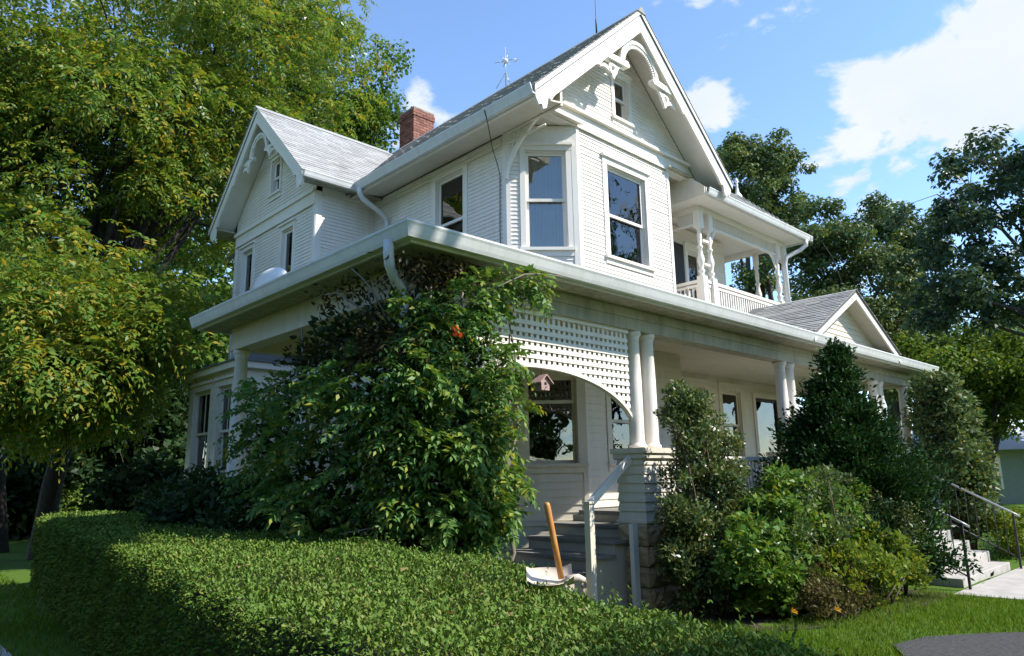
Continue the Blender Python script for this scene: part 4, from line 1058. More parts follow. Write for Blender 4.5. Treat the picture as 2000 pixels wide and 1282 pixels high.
def house_details():
    # cutaway-corner bracket with spindles
    mb = MB(); fr = F_cham
    A = Vector((7.47, 7.90, 6.33)); B = Vector((7.56, 7.10, 7.29))
    d = (B - A); h = Vector((d.x, d.y, 0)); s = Vector((h.y, -h.x, 0)).normalized() * 0.025
    ii = []; oo = []
    for i in range(13):
        t = i / 12.0
        p = A + h * (1 - math.cos(t * math.pi / 2)) + Z3 * (d.z * math.sin(t * math.pi / 2)) if False else A + h * (t ** 1.5) + Z3 * (d.z * t ** 0.85)
        nrm = Vector((-h.normalized().x, -h.normalized().y, 0)) * 0.5 + Z3 * 0.6
        ii.append(p - s); oo.append(p - s + nrm * 0.085)
    mb.strip(ii, oo, s * 2)
    for t in (0.30, 0.45, 0.60, 0.75):
        p = A + h * (t ** 1.5) + Z3 * (d.z * t ** 0.85); mb.tube([p, Vector((p.x, p.y, 7.30))], 0.014, 6)
    mb.tube([A + h * 0.05 + Z3 * 0.62, B - Z3 * 0.27], 0.018, 6)
    hb('eave_bracket', mb)
    # upper downspout
    mb = MB(); mb.tube([(6.78, 11.30, 7.06), (6.78, 11.30, 6.97), (6.85, 11.31, 6.88), (7.28, 11.33, 6.70), (7.41, 11.33, 6.60), (7.43, 11.33, 6.45), (7.43, 11.33, 4.62)], 0.05, 10); hb('downspout', mb, 'gutter')
    # porch downspout: elbow under the corner, pipe half hidden in the vine
    mb = MB(); mb.tube([(3.60, 5.45, 3.80), (3.60, 5.45, 3.66), (3.62, 5.46, 3.57), (3.70, 5.50, 3.47), (3.82, 5.55, 3.38), (3.86, 5.57, 3.24), (3.86, 5.57, 0.1)], 0.052, 10); hb('downspout', mb, 'gutter')
    # cable from the eave down the corner
    mb = MB(); mb.tube([(6.72, 7.60, 7.16), (6.80, 7.62, 7.0), (7.1, 7.85, 6.75), (7.38, 8.04, 6.62), (7.465, 8.07, 6.45), (7.465, 8.09, 5.5), (7.465, 8.07, 4.7)], 0.007, 5); hb('cable', mb, 'wire')
    # chimney
    cx0, cx1, cy0, cy1, zb, zt = 9.90, 10.56, 13.95, 14.58, 8.9, 11.02
    mb = MB(); mb.box(cx0 + 0.012, cx1 - 0.012, cy0 + 0.012, cy1 - 0.012, zb, zt - 0.02); ch = hb('chimney', mb, 'mortar')
    cache = {}
    def brick(x, y, z, lx, ly, lz):
        k = (round(lx, 3), round(ly, 3), lz)
        if k not in cache:
            m = MB(); m.box(0, lx, 0, ly, 0, lz); me = bpy.data.meshes.new('brick'); me.from_pydata(m.v, [], m.f); finish_mesh(me, 'brick'); cache[k] = me
        place(bpy.data.objects.new('brick', cache[k]), Matrix.Translation((x + random.uniform(-.002, .002), y + random.uniform(-.002, .002), z)), ch)
    z = 9.55; row = 0
    while z < zt - 0.03:
        e = 0.0
        if zt - z < 0.24: e = 0.022
        if zt - z < 0.09: e = 0.0
        Lx = cx1 - cx0 + 2 * e; Ly = cy1 - cy0 + 2 * e
        for side in range(4):
            L = Lx if side in (0, 2) else Ly
            a = 0.0; first = 0.205 if (row + side) % 2 == 0 else 0.10
            inset = 0.10 if side in (1, 3) else 0.0
            a = inset; end = L - inset; b = first
            while a < end - 0.02:
                q = min(a + b, end)
                if side == 0: brick(cx0 - e + a, cy0 - e, z, q - a - 0.010, 0.10, 0.062)
                elif side == 2: brick(cx0 - e + a, cy1 + e - 0.10, z, q - a - 0.010, 0.10, 0.062)
                elif side == 1: brick(cx0 - e, cy0 - e + a, z, 0.10, q - a - 0.010, 0.062)
                else: brick(cx1 + e - 0.10, cy0 - e + a, z, 0.10, q - a - 0.010, 0.062)
                a = q; b = 0.205
        z += 0.074; row += 1
    mb = MB(); mb.box(cx0 + 0.0, cx1 - 0.0, cy0 + 0.0, cy1 - 0.0, zt - 0.02, zt + 0.025); mb.lathe([(0.13, 0), (0.13, 0.14), (0.10, 0.14), (0.10, 0.02)], (cx0 + 0.36, cy0 + 0.3, zt + 0.02), 12); build('chimney_cap', mb, 'mortar', ch)
    # lightning rod with glass ball and star, and a plain rod
    mb = MB(); P = Vector((9.6, 10.15, 9.80)); mb.tube([P, P + Z3 * 0.95], [0.012, 0.006], 6)
    for a in range(3):
        t = a * 2.1; mb.tube([P + Vector((0.22 * math.cos(t), 0.22 * math.sin(t), 0)), P + Z3 * 0.35], 0.008, 5)
    rod = hb('lightning_rod', mb, 'galv')
    mb = MB(); c = P + Z3 * 0.62; mb.lathe([(0.002, -0.06), (0.042, -0.042), (0.06, 0), (0.042, 0.042), (0.002, 0.06)], c, 12); build('glass_ball', mb, 'vent', rod)
    mb = MB()
    for a in range(6):
        t = a * math.pi / 3 + 0.2; dd = Vector((right.x, right.y, 0)) * math.cos(t) + Z3 * math.sin(t); mb.tube([c + dd * 0.05, c + dd * (0.24 if a % 3 == 0 else 0.15)], [0.012, 0.006], 5)
    mb.prism([c + Vector((right.x, right.y, 0)) * 0.16 + Z3 * -0.01, c + Vector((right.x, right.y, 0)) * 0.30 + Z3 * 0.04, c + Vector((right.x, right.y, 0)) * 0.24 + Z3 * -0.04], (0.005, 0.005, 0))
    build('vane', mb, 'galv', rod)
    mb = MB(); P = Vector((9.6, 7.62, 9.80)); mb.tube([P, P + Z3 * 0.30, P + Z3 * 0.32, P + Z3 * 1.0], [0.018, 0.016, 0.008, 0.004], 6); hb('lightning_rod', mb, 'iron')
    # lower side bay with small roof
    fr = Fr((5.25, 15.1), (0, -1)); o = [(0.30, 1.15, 1.75, 3.35), (1.55, 2.15, 1.75, 3.35)]
    wall(fr, [(0, 0, 2.4), (3.62, 0, 2.4)], o, HOUSE, 0.112, boards='stuff', mat='porch', bz=(0.9, 3.5), margin=0.13)
    for q in o: window(fr, *q, HOUSE, cw=0.12, mid=0.48, mat='porch', muntin=True, cover='curtain')
    mb = MB(); mb.box(5.39, 6.2, 12.7, 12.84, 0, 3.62); mb.box(5.39, 6.2, 14.96, 15.1, 0, 3.62); mb.box(5.12, 6.2, 12.58, 15.22, 3.62, 3.74); hb('bay_box', mb, 'porch')
    mb = MB(); mb.prism([(5.08, 12.54, 3.74), (6.2, 12.54, 4.25), (6.2, 12.54, 3.74)], (0, 2.72, 0)); hb('bay_roof', mb, 'felt')
house_details()

# ------------------------------------------------------------------ vegetation
def unit(v): return v / np.maximum(np.linalg.norm(v, axis=1, keepdims=True), 1e-9)
def rand_dirs(n): return unit(RNG.normal(size=(n, 3)))

def kites(P, D, Nn, L, Wd, fold=0.15, mid=0.42):
    """one pointed, slightly folded leaf (a quad) per row"""
    D = unit(D); S = unit(np.cross(D, Nn)); U = np.cross(S, D)
    L = np.asarray(L).reshape(-1, 1) * np.ones((len(P), 1)); Wd = np.asarray(Wd).reshape(-1, 1) * np.ones((len(P), 1))
    a = P; c = P + D * L - U * L * 0.08
    m = P + D * L * mid + U * Wd * fold
    V = np.stack([a, m + S * Wd * 0.5, c, m - S * Wd * 0.5], 1).reshape(-1, 3)
    F = np.arange(len(P) * 4).reshape(-1, 4)
    return V, F

def fronds(P, D, L, nl=11, ll=0.08, lw=0.032, droop=0.5):
    """pinnate leaves: P base, D direction, L rachis length; returns leaflets as quads"""
    n = len(P); D = unit(D); up_ = np.array([0, 0, 1.0])
    S = unit(np.cross(D, up_ + RNG.normal(size=(n, 3)) * 0.35)); U = np.cross(S, D)
    L = np.asarray(L).reshape(-1, 1) * np.ones((n, 1))
    Vs = []
    for k in range(nl):
        t = 0.22 + 0.78 * (k // 2 + 0.5 * 0) / max(1, (nl - 1) // 2)
        sg = 1 if k % 2 == 0 else -1
        last = (k == nl - 1)
        pos = P + D * L * t - up_ * L * droop * t * t
        tang = unit(D - up_ * 2 * droop * t)
        d = tang * (1.0 if last else 0.45) + (0 if last else sg) * S * 0.9 - up_ * 0.25 + RNG.normal(size=(n, 3)) * 0.14
        nn = U + RNG.normal(size=(n, 3)) * 0.25
        sc_ = (0.8 + 0.4 * math.sin(math.pi * min(t, 0.95))) * RNG.uniform(0.8, 1.2, n)
        V, F = kites(pos, d, nn, ll * sc_, lw * sc_)
        Vs.append(V)
    V = np.concatenate(Vs); return V, np.arange(len(V)).reshape(-1, 4)

def stack(parts):
    Vs, Fs, b = [], [], 0
    for V, F in parts:
        Vs.append(V); Fs.append(F + b); b += len(V)
    return np.concatenate(Vs), np.concatenate(Fs)

def blob_points(n, c, r, shell=0.45):
    """points through an ellipsoid, denser towards its skin"""
    d = rand_dirs(n); q = RNG.uniform(0, 1, (n, 1)) ** shell
    return np.asarray(c) + d * q * np.asarray(r), d

def clump_centres(n, lobes, shell=0.4, zmin=-9, keep=None):
    out = []
    wts = np.array([l[2] if len(l) > 2 else l[1][0] * l[1][1] for l in lobes], float); wts /= wts.sum()
    k = 0
    while len(out) < n and k < n * 40:
        k += 1
        l = lobes[RNG.choice(len(lobes), p=wts)]
        p, _ = blob_points(1, l[0], l[1], shell)
        p = p[0]
        if p[2] < zmin: continue
        if keep and not keep(p): continue
        out.append(p)
    return np.array(out)

def tree(name, label, base, top, lobes, n_clump, clump_r, n_leaf, mat, bark='bark', trunk_r=0.3, leaf=(0.12, 0.07), limbs=7, feather=False, group=None, cat='tree',
         zmin=1.2, keep=None, flat=0.62, seed_limb=None, fork=0.4, frond=(0.46, 9, 0.135, 0.056)):
    root = empty(name, base, label, cat, group)
    base = Vector(base); top = Vector(top)
    C = clump_centres(n_clump, lobes, 0.42, zmin, keep)
    mb = MB()
    # trunk
    T = []
    for i in range(9):
        t = i / 8.0
        T.append(base.lerp(top, t) + Vector((math.sin(t * 5 + base.x) * 0.12, math.cos(t * 4.2 + base.y) * 0.12, 0)) * (1 if 0 < i else 0))
    mb.tube([base - Z3 * 0.3] + T, [trunk_r * 1.45] + [trunk_r * (1.15 - 0.85 * i / 8.0) for i in range(9)], 9)
    nodes = [(p, trunk_r * (1.0 - 0.8 * i / 8.0)) for i, p in enumerate(T)][3:]
    # main limbs to far clumps
    ids = []
    if len(C):
        far = list(range(len(C))); random.Random(int(base.x * 7 + base.y)).shuffle(far)
        for i in far:
            if all((Vector(C[i]) - Vector(C[j])).length > clump_r[1] * 2.0 for j in ids): ids.append(i)
            if len(ids) >= limbs: break
    for i in (seed_limb or []) + [tuple(C[i]) for i in ids]:
        e = Vector(i); st = min(T[2:7], key=lambda p: (Vector((p.x, p.y, p.z)) - Vector((base.x, base.y, base.z + (e.z - base.z) * fork))).length)
        pts = []
        for k in range(7):
            t = k / 6.0
            p = st.lerp(e, t) + Z3 * (math.sin(t * math.pi) * 0.10 * (e - st).length) + Vector((random.uniform(-1, 1), random.uniform(-1, 1), random.uniform(-.5, .5))) * (0.05 * (e - st).length * math.sin(t * math.pi))
            pts.append(p)
        r0 = trunk_r * 0.55; rs = [r0 * (1 - 0.85 * k / 6.0) for k in range(7)]
        mb.tube(pts, rs, 7)
        nodes += list(zip(pts[1:], rs[1:]))
    NP = np.array([tuple(n[0]) for n in nodes]); NR = [n[1] for n in nodes]
    for c in C:
        d = np.linalg.norm(NP - c, axis=1) + 0.6 * np.maximum(0, NP[:, 2] - c[2])
        j = int(d.argmin()); a = Vector(NP[j]); e = Vector(c)
        m = a.lerp(e, 0.5) + Vector((random.uniform(-1, 1), random.uniform(-1, 1), 0.6)) * (0.10 * (e - a).length)
        r = min(NR[j] * 0.7, 0.02 + 0.016 * (e - a).length)
        mb.tube([a, m, e], [r, r * 0.7, r * 0.3], 5)
    build('trunk', mb, bark, root)
    # leaves
    parts = []
    rr = RNG.uniform(clump_r[0], clump_r[1], len(C))
    per = (n_leaf * rr ** 2 / (rr ** 2).sum()).astype(int) + 3
    P = []; D = []
    for c, r, k in zip(C, rr, per):
        p, d = blob_points(k, c, (r, r, r * flat), 0.5)
        P.append(p); D.append(d)
    P = np.concatenate(P); D = np.concatenate(D)
    if keep:
        m_ = np.array([keep(p) for p in P]); P = P[m_]; D = D[m_]
    n = len(P)
    if feather:
        dirs = unit(D * 0.8 + rand_dirs(n) * 0.6 + np.array([0, 0, -0.12]))
        V, F = fronds(P, dirs, frond[0] * RNG.uniform(0.7, 1.25, n), frond[1], frond[2], frond[3], 0.42)
    else:
        nn = unit(D * 0.5 + np.array([0, 0, 0.8]) + rand_dirs(n) * 0.75)
        dd = unit(np.cross(nn, rand_dirs(n)) + np.array([0, 0, -0.25]))
        s = RNG.uniform(0.7, 1.3, n)
        V, F = kites(P, dd, nn, leaf[0] * s, leaf[1] * s)
    tag(np_mesh('crown', V, F, mat, root), kind='stuff') if False else np_mesh('crown', V, F, mat, root)
    return root

def polar(px, dist, z=0.0):
    r = ray(px, 940); h = math.hypot(r.x, r.y); x, y = r.x / h * dist, r.y / h * dist
    return (x, y, float(ground_z(x, y)) + z)
def at(px, py, dist):
    """point seen at that pixel, at a horizontal distance from the eye"""
    r = ray(px, py); h = math.hypot(r.x, r.y)
    return tuple(EYE + r * (dist / h))

def make_trees():
    # tall feathery tree over the left of the yard
    b = polar(92, 19.5)
    lob = [(at(230, 120, 19.5), (6.2, 4.0, 4.2), 30), (at(60, 300, 19.0), (4.5, 3.5, 4.0), 20), (at(470, 130, 20.5), (3.2, 3.0, 2.6), 13), (at(330, 330, 20.0), (3.2, 3.0, 2.2), 10),
           (at(110, 600, 17.0), (3.3, 2.2, 1.6), 9), (at(265, 630, 16.5), (2.2, 1.8, 1.2), 6), (at(20, 680, 16.5), (2.2, 1.8, 1.5), 5), (at(300, 560, 18.5), (2.0, 1.8, 1.0), 6), (at(560, 60, 22.0), (2.2, 2.0, 2.2), 5), (at(50, 765, 16.2), (1.9, 1.4, 0.55), 2.5), (at(190, 740, 16.4), (1.7, 1.4, 0.5), 2), (at(330, 690, 16.4), (1.0, 1.2, 0.5), 1.4)]
    VO = [(at(285, 470, 18.6), (1.55, 2.2, 1.05)), (at(160, 330, 18.4), (0.8, 2.0, 1.4)), (at(400, 450, 19.0), (0.9, 2.2, 0.7)), (at(225, 200, 18.0), (0.8, 1.4, 0.8))]
    LM = [at(215, 300, 19.3), at(235, 150, 19.5), at(385, 335, 19.6), at(470, 260, 20.0), at(85, 260, 19.0), at(120, 420, 18.6), at(330, 120, 19.6)]
    def kp(p):
        for c_, r_ in VO:
            if ((p[0] - c_[0]) / r_[0]) ** 2 + ((p[1] - c_[1]) / r_[1]) ** 2 + ((p[2] - c_[2]) / r_[2]) ** 2 < 1: return False
        if p[0] > 4.9 and p[1] < 16.9 and p[2] < 10.5 and p[1] > 9: return False
        return True
    tree('locust_tree', 'tall tree with feathery yellow-green leaves filling the left of the yard', b, (b[0] + 2.0, b[1] + 0.3, 13.0), lob, 245, (0.75, 1.45), 23000, 'lf_locust', 'bark', 0.20, feather=True,
         limbs=12, keep=kp, zmin=2.7, flat=0.42, fork=0.35, seed_limb=LM)
    # second trunk leaning left beside it
    b = polar(18, 22.0)
    lob = [(at(40, 430, 22), (3.6, 3.0, 3.6), 1), (at(90, 640, 22), (3.4, 2.6, 1.6), 1), (at(-120, 350, 22), (4, 3, 4), 1)]
    tree('locust_tree', 'darker slender tree with feathery leaves at the left edge behind the tall one', b, (b[0] - 0.8, b[1] + 0.3, 10), lob, 110, (0.8, 1.4), 7000, 'lf_locust', 'bark', 0.16, feather=True, limbs=6, keep=kp, zmin=3.4, flat=0.55)
    # maple behind the chimney
    b = polar(690, 30)
    lob = [(at(650, 165, 30), (2.9, 3.0, 2.8), 5), (at(610, 260, 30), (3.4, 3.0, 3.0), 5), (at(695, 235, 30), (1.9, 2.2, 2.1), 3), (at(560, 330, 30), (4, 3, 4), 4), (at(420, 480, 30), (4.5, 3, 4), 5)]
    tree('maple_tree', 'rounded green tree rising behind the chimney and the rear gable', b, (b[0], b[1], 15), lob, 120, (0.8, 1.5), 27000, 'lf_maple', 'bark', 0.35, leaf=(0.19, 0.14), limbs=9, zmin=3)
    # oaks behind the balcony and the porch, from left to right
    b = polar(1500, 36)
    lob = [(at(1478, 330, 36), (2.1, 2.1, 2.0), 5), (at(1530, 320, 36), (1.3, 1.5, 0.9), 2), (at(1500, 420, 36), (1.9, 2, 1.8), 4), (at(1450, 500, 36), (2.6, 2.6, 2.2), 4), (at(1440, 300, 36), (1.0, 1.2, 0.9), 2)]
    tree('oak_tree', 'dark oak rising just right of the balcony finial', b, (b[0], b[1], 12.5), lob, 95, (0.45, 0.9), 22000, 'lf_oak', 'bark_oak', 0.33, leaf=(0.19, 0.12), limbs=8, zmin=2.5)
    b = polar(1655, 33)
    lob = [(at(1640, 480, 33), (2.6, 2.2, 1.9), 6), (at(1580, 520, 33), (1.8, 2, 2.4), 4), (at(1700, 540, 33), (2.2, 2.2, 2.2), 5), (at(1680, 420, 33), (1.2, 1.4, 0.9), 2), (at(1590, 420, 33), (0.6, 0.8, 0.9), 1), (at(1650, 620, 33), (3.4, 2.5, 2.0), 6), (at(1750, 680, 33), (2.4, 2, 1.8), 4)]
    tree('oak_tree', 'broad oak behind the far end of the balcony and the porch pediment', b, (b[0], b[1], 9.5), lob, 130, (0.5, 0.95), 31000, 'lf_oak', 'bark_oak', 0.35, leaf=(0.18, 0.115), limbs=9, zmin=1.8)
    b = polar(1765, 38)
    lob = [(at(1775, 480, 38), (1.6, 2, 2.0), 4), (at(1780, 620, 38), (2.6, 2.4, 2.6), 5), (at(1735, 440, 38), (0.8, 1, 1.2), 1)]
    tree('oak_tree', 'narrow oak between the broad oak and the dark overhanging one', b, (b[0], b[1], 10), lob, 70, (0.6, 1.1), 17000, 'lf_oak', 'bark_oak', 0.3, leaf=(0.2, 0.13), limbs=7, zmin=2)
    b = polar(2290, 27)
    lob = [(at(1930, 330, 24.5), (1.9, 2.2, 1.3), 6), (at(1880, 440, 24), (1.7, 2.0, 1.3), 5), (at(1985, 420, 25), (2.0, 2.4, 2.2), 7), (at(1870, 550, 23.5), (1.5, 1.6, 0.8), 4), (at(1960, 560, 24.5), (1.9, 2.0, 1.0), 5), (at(1825, 375, 23.5), (0.6, 0.8, 0.35), 1), (at(1850, 620, 23.5), (0.65, 0.8, 0.4), 1), (at(2120, 380, 26), (2.6, 3, 3.6), 3)]
    lm = [at(1850, 545, 23.5), at(1835, 615, 23.4), at(1830, 380, 23.5), at(1900, 300, 24)]
    tree('oak_tree', 'deep green spreading oak overhanging from the right edge, with a dark drooping limb', b, (b[0], b[1], 11), lob, 95, (0.36, 0.72), 17000, 'lf_oakd', 'bark_oak', 0.20, leaf=(0.165, 0.105), limbs=9, zmin=4.2, seed_limb=lm)
    b = polar(1930, 30)
    lob = [(at(1890, 720, 30), (2.6, 2.2, 1.5), 5), (at(1950, 760, 30), (2.2, 2, 1.4), 5), (at(1840, 700, 30), (1.3, 1.5, 1.2), 2), (at(2010, 740, 30), (2.2, 2, 1.6), 3)]
    tree('ash_tree', 'low mid-green tree above the neighbouring metal roof', b, (b[0], b[1], 6.5), lob, 75, (0.5, 0.95), 20000, 'lf_ash', 'bark_oak', 0.22, leaf=(0.17, 0.10), limbs=7, zmin=2.9)
    b = polar(2120, 44)
    lob = [(at(1990, 690, 44), (4, 3, 3), 1), (at(2100, 600, 44), (6, 4, 6), 1), (at(1880, 760, 46), (4, 3, 2), 1)]
    tree('ash_tree', 'hazy tree far behind the neighbouring house at the right edge', b, (b[0], b[1], 9), lob, 60, (1.0, 1.8), 9000, 'lf_oak', 'bark_oak', 0.3, leaf=(0.34, 0.22), limbs=6, zmin=2)
    # street tree behind the viewer whose crown shades the near end of the hedge
    tree('street_tree', 'street tree standing behind the viewpoint', (7.3, -8.4, 0.0), (6.9, -8.0, 8.5), [((6.3, -7.6, 8.6), (2.2, 2.0, 1.6), 1)], 60, (0.7, 1.2), 9000, 'lf_maple', 'bark', 0.28, leaf=(0.22, 0.16), limbs=6)
    tree('street_tree', 'tall narrow-crowned tree by the driveway whose shadow falls on the far hedge, out of view', (7.4, -1.4, 0.0), (7.2, -0.2, 12.0), [((7.0, 0.0, 12.6), (1.2, 1.2, 1.1), 4), ((5.9, 0.0, 10.3), (0.6, 0.7, 0.6), 1.4), ((8.5, 0.0, 14.8), (1.2, 1.2, 1.1), 3), ((6.3, 0.0, 11.4), (0.6, 0.8, 0.6), 1.4)], 52, (0.5, 0.85), 7500, 'lf_maple', 'bark', 0.2, leaf=(0.22, 0.16), limbs=5)
    tree('street_tree', 'broad leafy tree added out of view on the left to block sky light', (-9.0, 5.5, 0.0), (-8.8, 5.6, 7.5), [((-8.4, 5.8, 6.2), (3.6, 4.6, 2.6), 1)], 70, (1.0, 1.7), 9000, 'lf_maple', 'bark', 0.35, leaf=(0.32, 0.24), limbs=8, zmin=4.2)  # added unseen tree; its crown blocks sky light from the left
    for y in (-7, -4.3, -1.8, 0.8, 3.4, 6.0, 8.6, 11.4, 14.4):  # unseen row, added to darken the hedge's left side by hiding sky
        x = -3.4 + 0.09 * y
        tree('sky_block_tree', 'low-branched tree in an unseen row added left of the viewpoint to block sky light', (x, y, 0.0), (x, y, 4.2), [((x, y, 2.5), (1.5, 1.6, 2.3), 1)], 40, (0.6, 0.95), 2600, 'lf_dark', 'bark', 0.16, leaf=(0.30, 0.20), limbs=4, zmin=0.4, group='unseen row of trees added to darken the hedge side')
    for i, (x, y, h) in enumerate(((-9, -13, 11), (-3, -17, 12), (-17, -17, 13), (4, -22, 12), (30, -10, 18), (23, -17, 15), (2, -34, 13), (14, -38, 15), (27, -30, 13), (40, -22, 14), (-12, -28, 14), (-24, -10, 13), (-26, 14, 14), (-16, 34, 13))):
        tree('street_tree', 'leafy tree across the street behind the viewpoint', (x, y, 0.0), (x + 0.3, y, h * 0.75), [((x, y, h * 0.62), (4.6, 4.6, h * 0.36), 1)], 46, (1.3, 2.2), 11000 if i in (4, 5) else 3600, 'lf_maple', 'bark', 0.35, leaf=(0.28, 0.2) if i in (4, 5) else (0.55, 0.42), limbs=6, group='trees out of view behind the viewpoint')

def shrub(name, label, lobes, n, mat, size, cat='shrub', stems=7, base=None, twig='twig', flat=0.8, n_clump=60, clump_r=(0.12, 0.28), group=None, keep=None, upright=0.2, shell=0.4):
    c0 = np.mean([l[0] for l in lobes], 0)
    bx, by = base if base else (c0[0], c0[1]); bz = float(ground_z(bx, by))
    root = empty(name, (bx, by, bz), label, cat, group)
    C = clump_centres(n_clump, lobes, shell, bz + 0.03, keep)
    mb = MB()
    for c in C[:max(stems, len(C) // 2)]:
        a = Vector((bx + random.uniform(-.25, .25), by + random.uniform(-.2, .2), bz - 0.05)); e = Vector(c)
        m = a.lerp(e, 0.55) + Vector((random.uniform(-.1, .1), random.uniform(-.1, .1), 0.12 * (e - a).length))
        mb.tube([a, m, e], [0.016, 0.011, 0.004], 5)
    build('stems', mb, twig, root)
    rr = RNG.uniform(clump_r[0], clump_r[1], len(C)); per = (n * rr ** 2 / (rr ** 2).sum()).astype(int) + 2
    P = []; D = []
    for c, r, k in zip(C, rr, per):
        p, d = blob_points(k, c, (r, r, r * flat), 0.5); P.append(p); D.append(d)
    P = np.concatenate(P); D = np.concatenate(D)
    m_ = P[:, 2] > bz + 0.01
    if keep: m_ &= np.array([keep(p) for p in P])
    P = P[m_]; D = D[m_]; k = len(P)
    nn = unit(D * 0.6 + np.array([0, 0, 0.7]) + rand_dirs(k) * 0.8)
    dd = unit(np.cross(nn, rand_dirs(k)) + D * 0.4 + np.array([0, 0, upright]))
    s = RNG.uniform(0.65, 1.35, k)
    V, F = kites(P, dd, nn, size[0] * s, size[1] * s)
    np_mesh('foliage', V, F, mat, root)
    return root

def conifer(name, label, base, h, r, n, mat='lf_cedar', keep=None, lean=(0, 0), sub=None):
    bx, by = base; bz = float(ground_z(bx, by))
    root = empty(name, (bx, by, bz), label, 'conifer')
    mb = MB(); mb.tube([(bx, by, bz - 0.1), (bx + lean[0] * 0.4, by + lean[1] * 0.4, bz + h * 0.5), (bx + lean[0], by + lean[1], bz + h * 0.96)], [0.09, 0.06, 0.012], 7)
    P = []; D = []
    nb = 210
    rs = random.Random(3)
    for i in range(nb):
        t = (i + rs.random()) / nb                     # 0 bottom 1 top
        z = bz + h * (0.03 + 0.95 * t); a = rs.uniform(0, 2 * math.pi)
        prof = (1 - t) ** 0.95 * (0.70 + 0.30 * min(1, t / 0.12))
        R_ = r * prof * rs.uniform(0.72, 1.15) + 0.05
        cx = bx + lean[0] * t; cy = by + lean[1] * t
        e = Vector((cx + math.cos(a) * R_, cy + math.sin(a) * R_, z + R_ * rs.uniform(0.05, 0.55)))
        st = Vector((cx, cy, z)); mb.tube([st, st.lerp(e, 0.6) - Z3 * 0.03, e], [0.014, 0.009, 0.003], 4)
        k = max(26, int(n * (R_ + 0.1) ** 1.5 / 12.5))
        tt = RNG.uniform(0.25, 1.06, k)[:, None]; base_ = np.array(st) + (np.array(e) - np.array(st)) * tt
        off = RNG.normal(size=(k, 3)) * (0.045 + 0.055 * R_) * (0.5 + tt * 0.7)
        P.append(base_ + off); D.append(np.tile(np.array((e - st).normalized()), (k, 1)))
    P = np.concatenate(P); D = np.concatenate(D)
    if keep is not None:
        m_ = np.array([keep(p) for p in P]); P = P[m_]; D = D[m_]
    k = len(P)
    build('trunk', mb, 'twig', root)
    d = unit(D * 0.8 + rand_dirs(k) * 0.8 + np.array([0, 0, 0.35]))
    s = RNG.uniform(0.6, 1.3, k)
    V, F = kites(P, d, rand_dirs(k), 0.082 * s, 0.034 * s, 0.1)
    np_mesh('crown', V, F, mat, root)
    return root

# ---- clipped hedge along the side of the yard
HL = np.array([(1.02, -1.6), (1.16, 0.6), (1.28, 1.9), (1.50, 3.7), (1.78, 5.6), (2.15, 9.0), (2.60, 13.2)])
HR = np.array([(1.95, -1.6), (2.02, 0.6), (2.46, 1.95), (3.28, 3.75), (3.40, 5.6), (3.50, 9.0), (3.90, 14.4)])
def hl(y): return np.interp(y, HL[:, 1], HL[:, 0])
def hr(y): return np.interp(y, HR[:, 1], HR[:, 0])
def htop(x, y): return 1.085 + 0.018 * np.sin(x * 3.1 + y * 1.7) + 0.012 * np.sin(y * 4.3 - x * 2.2) + 0.008 * np.sin(x * 9 + y * 7)

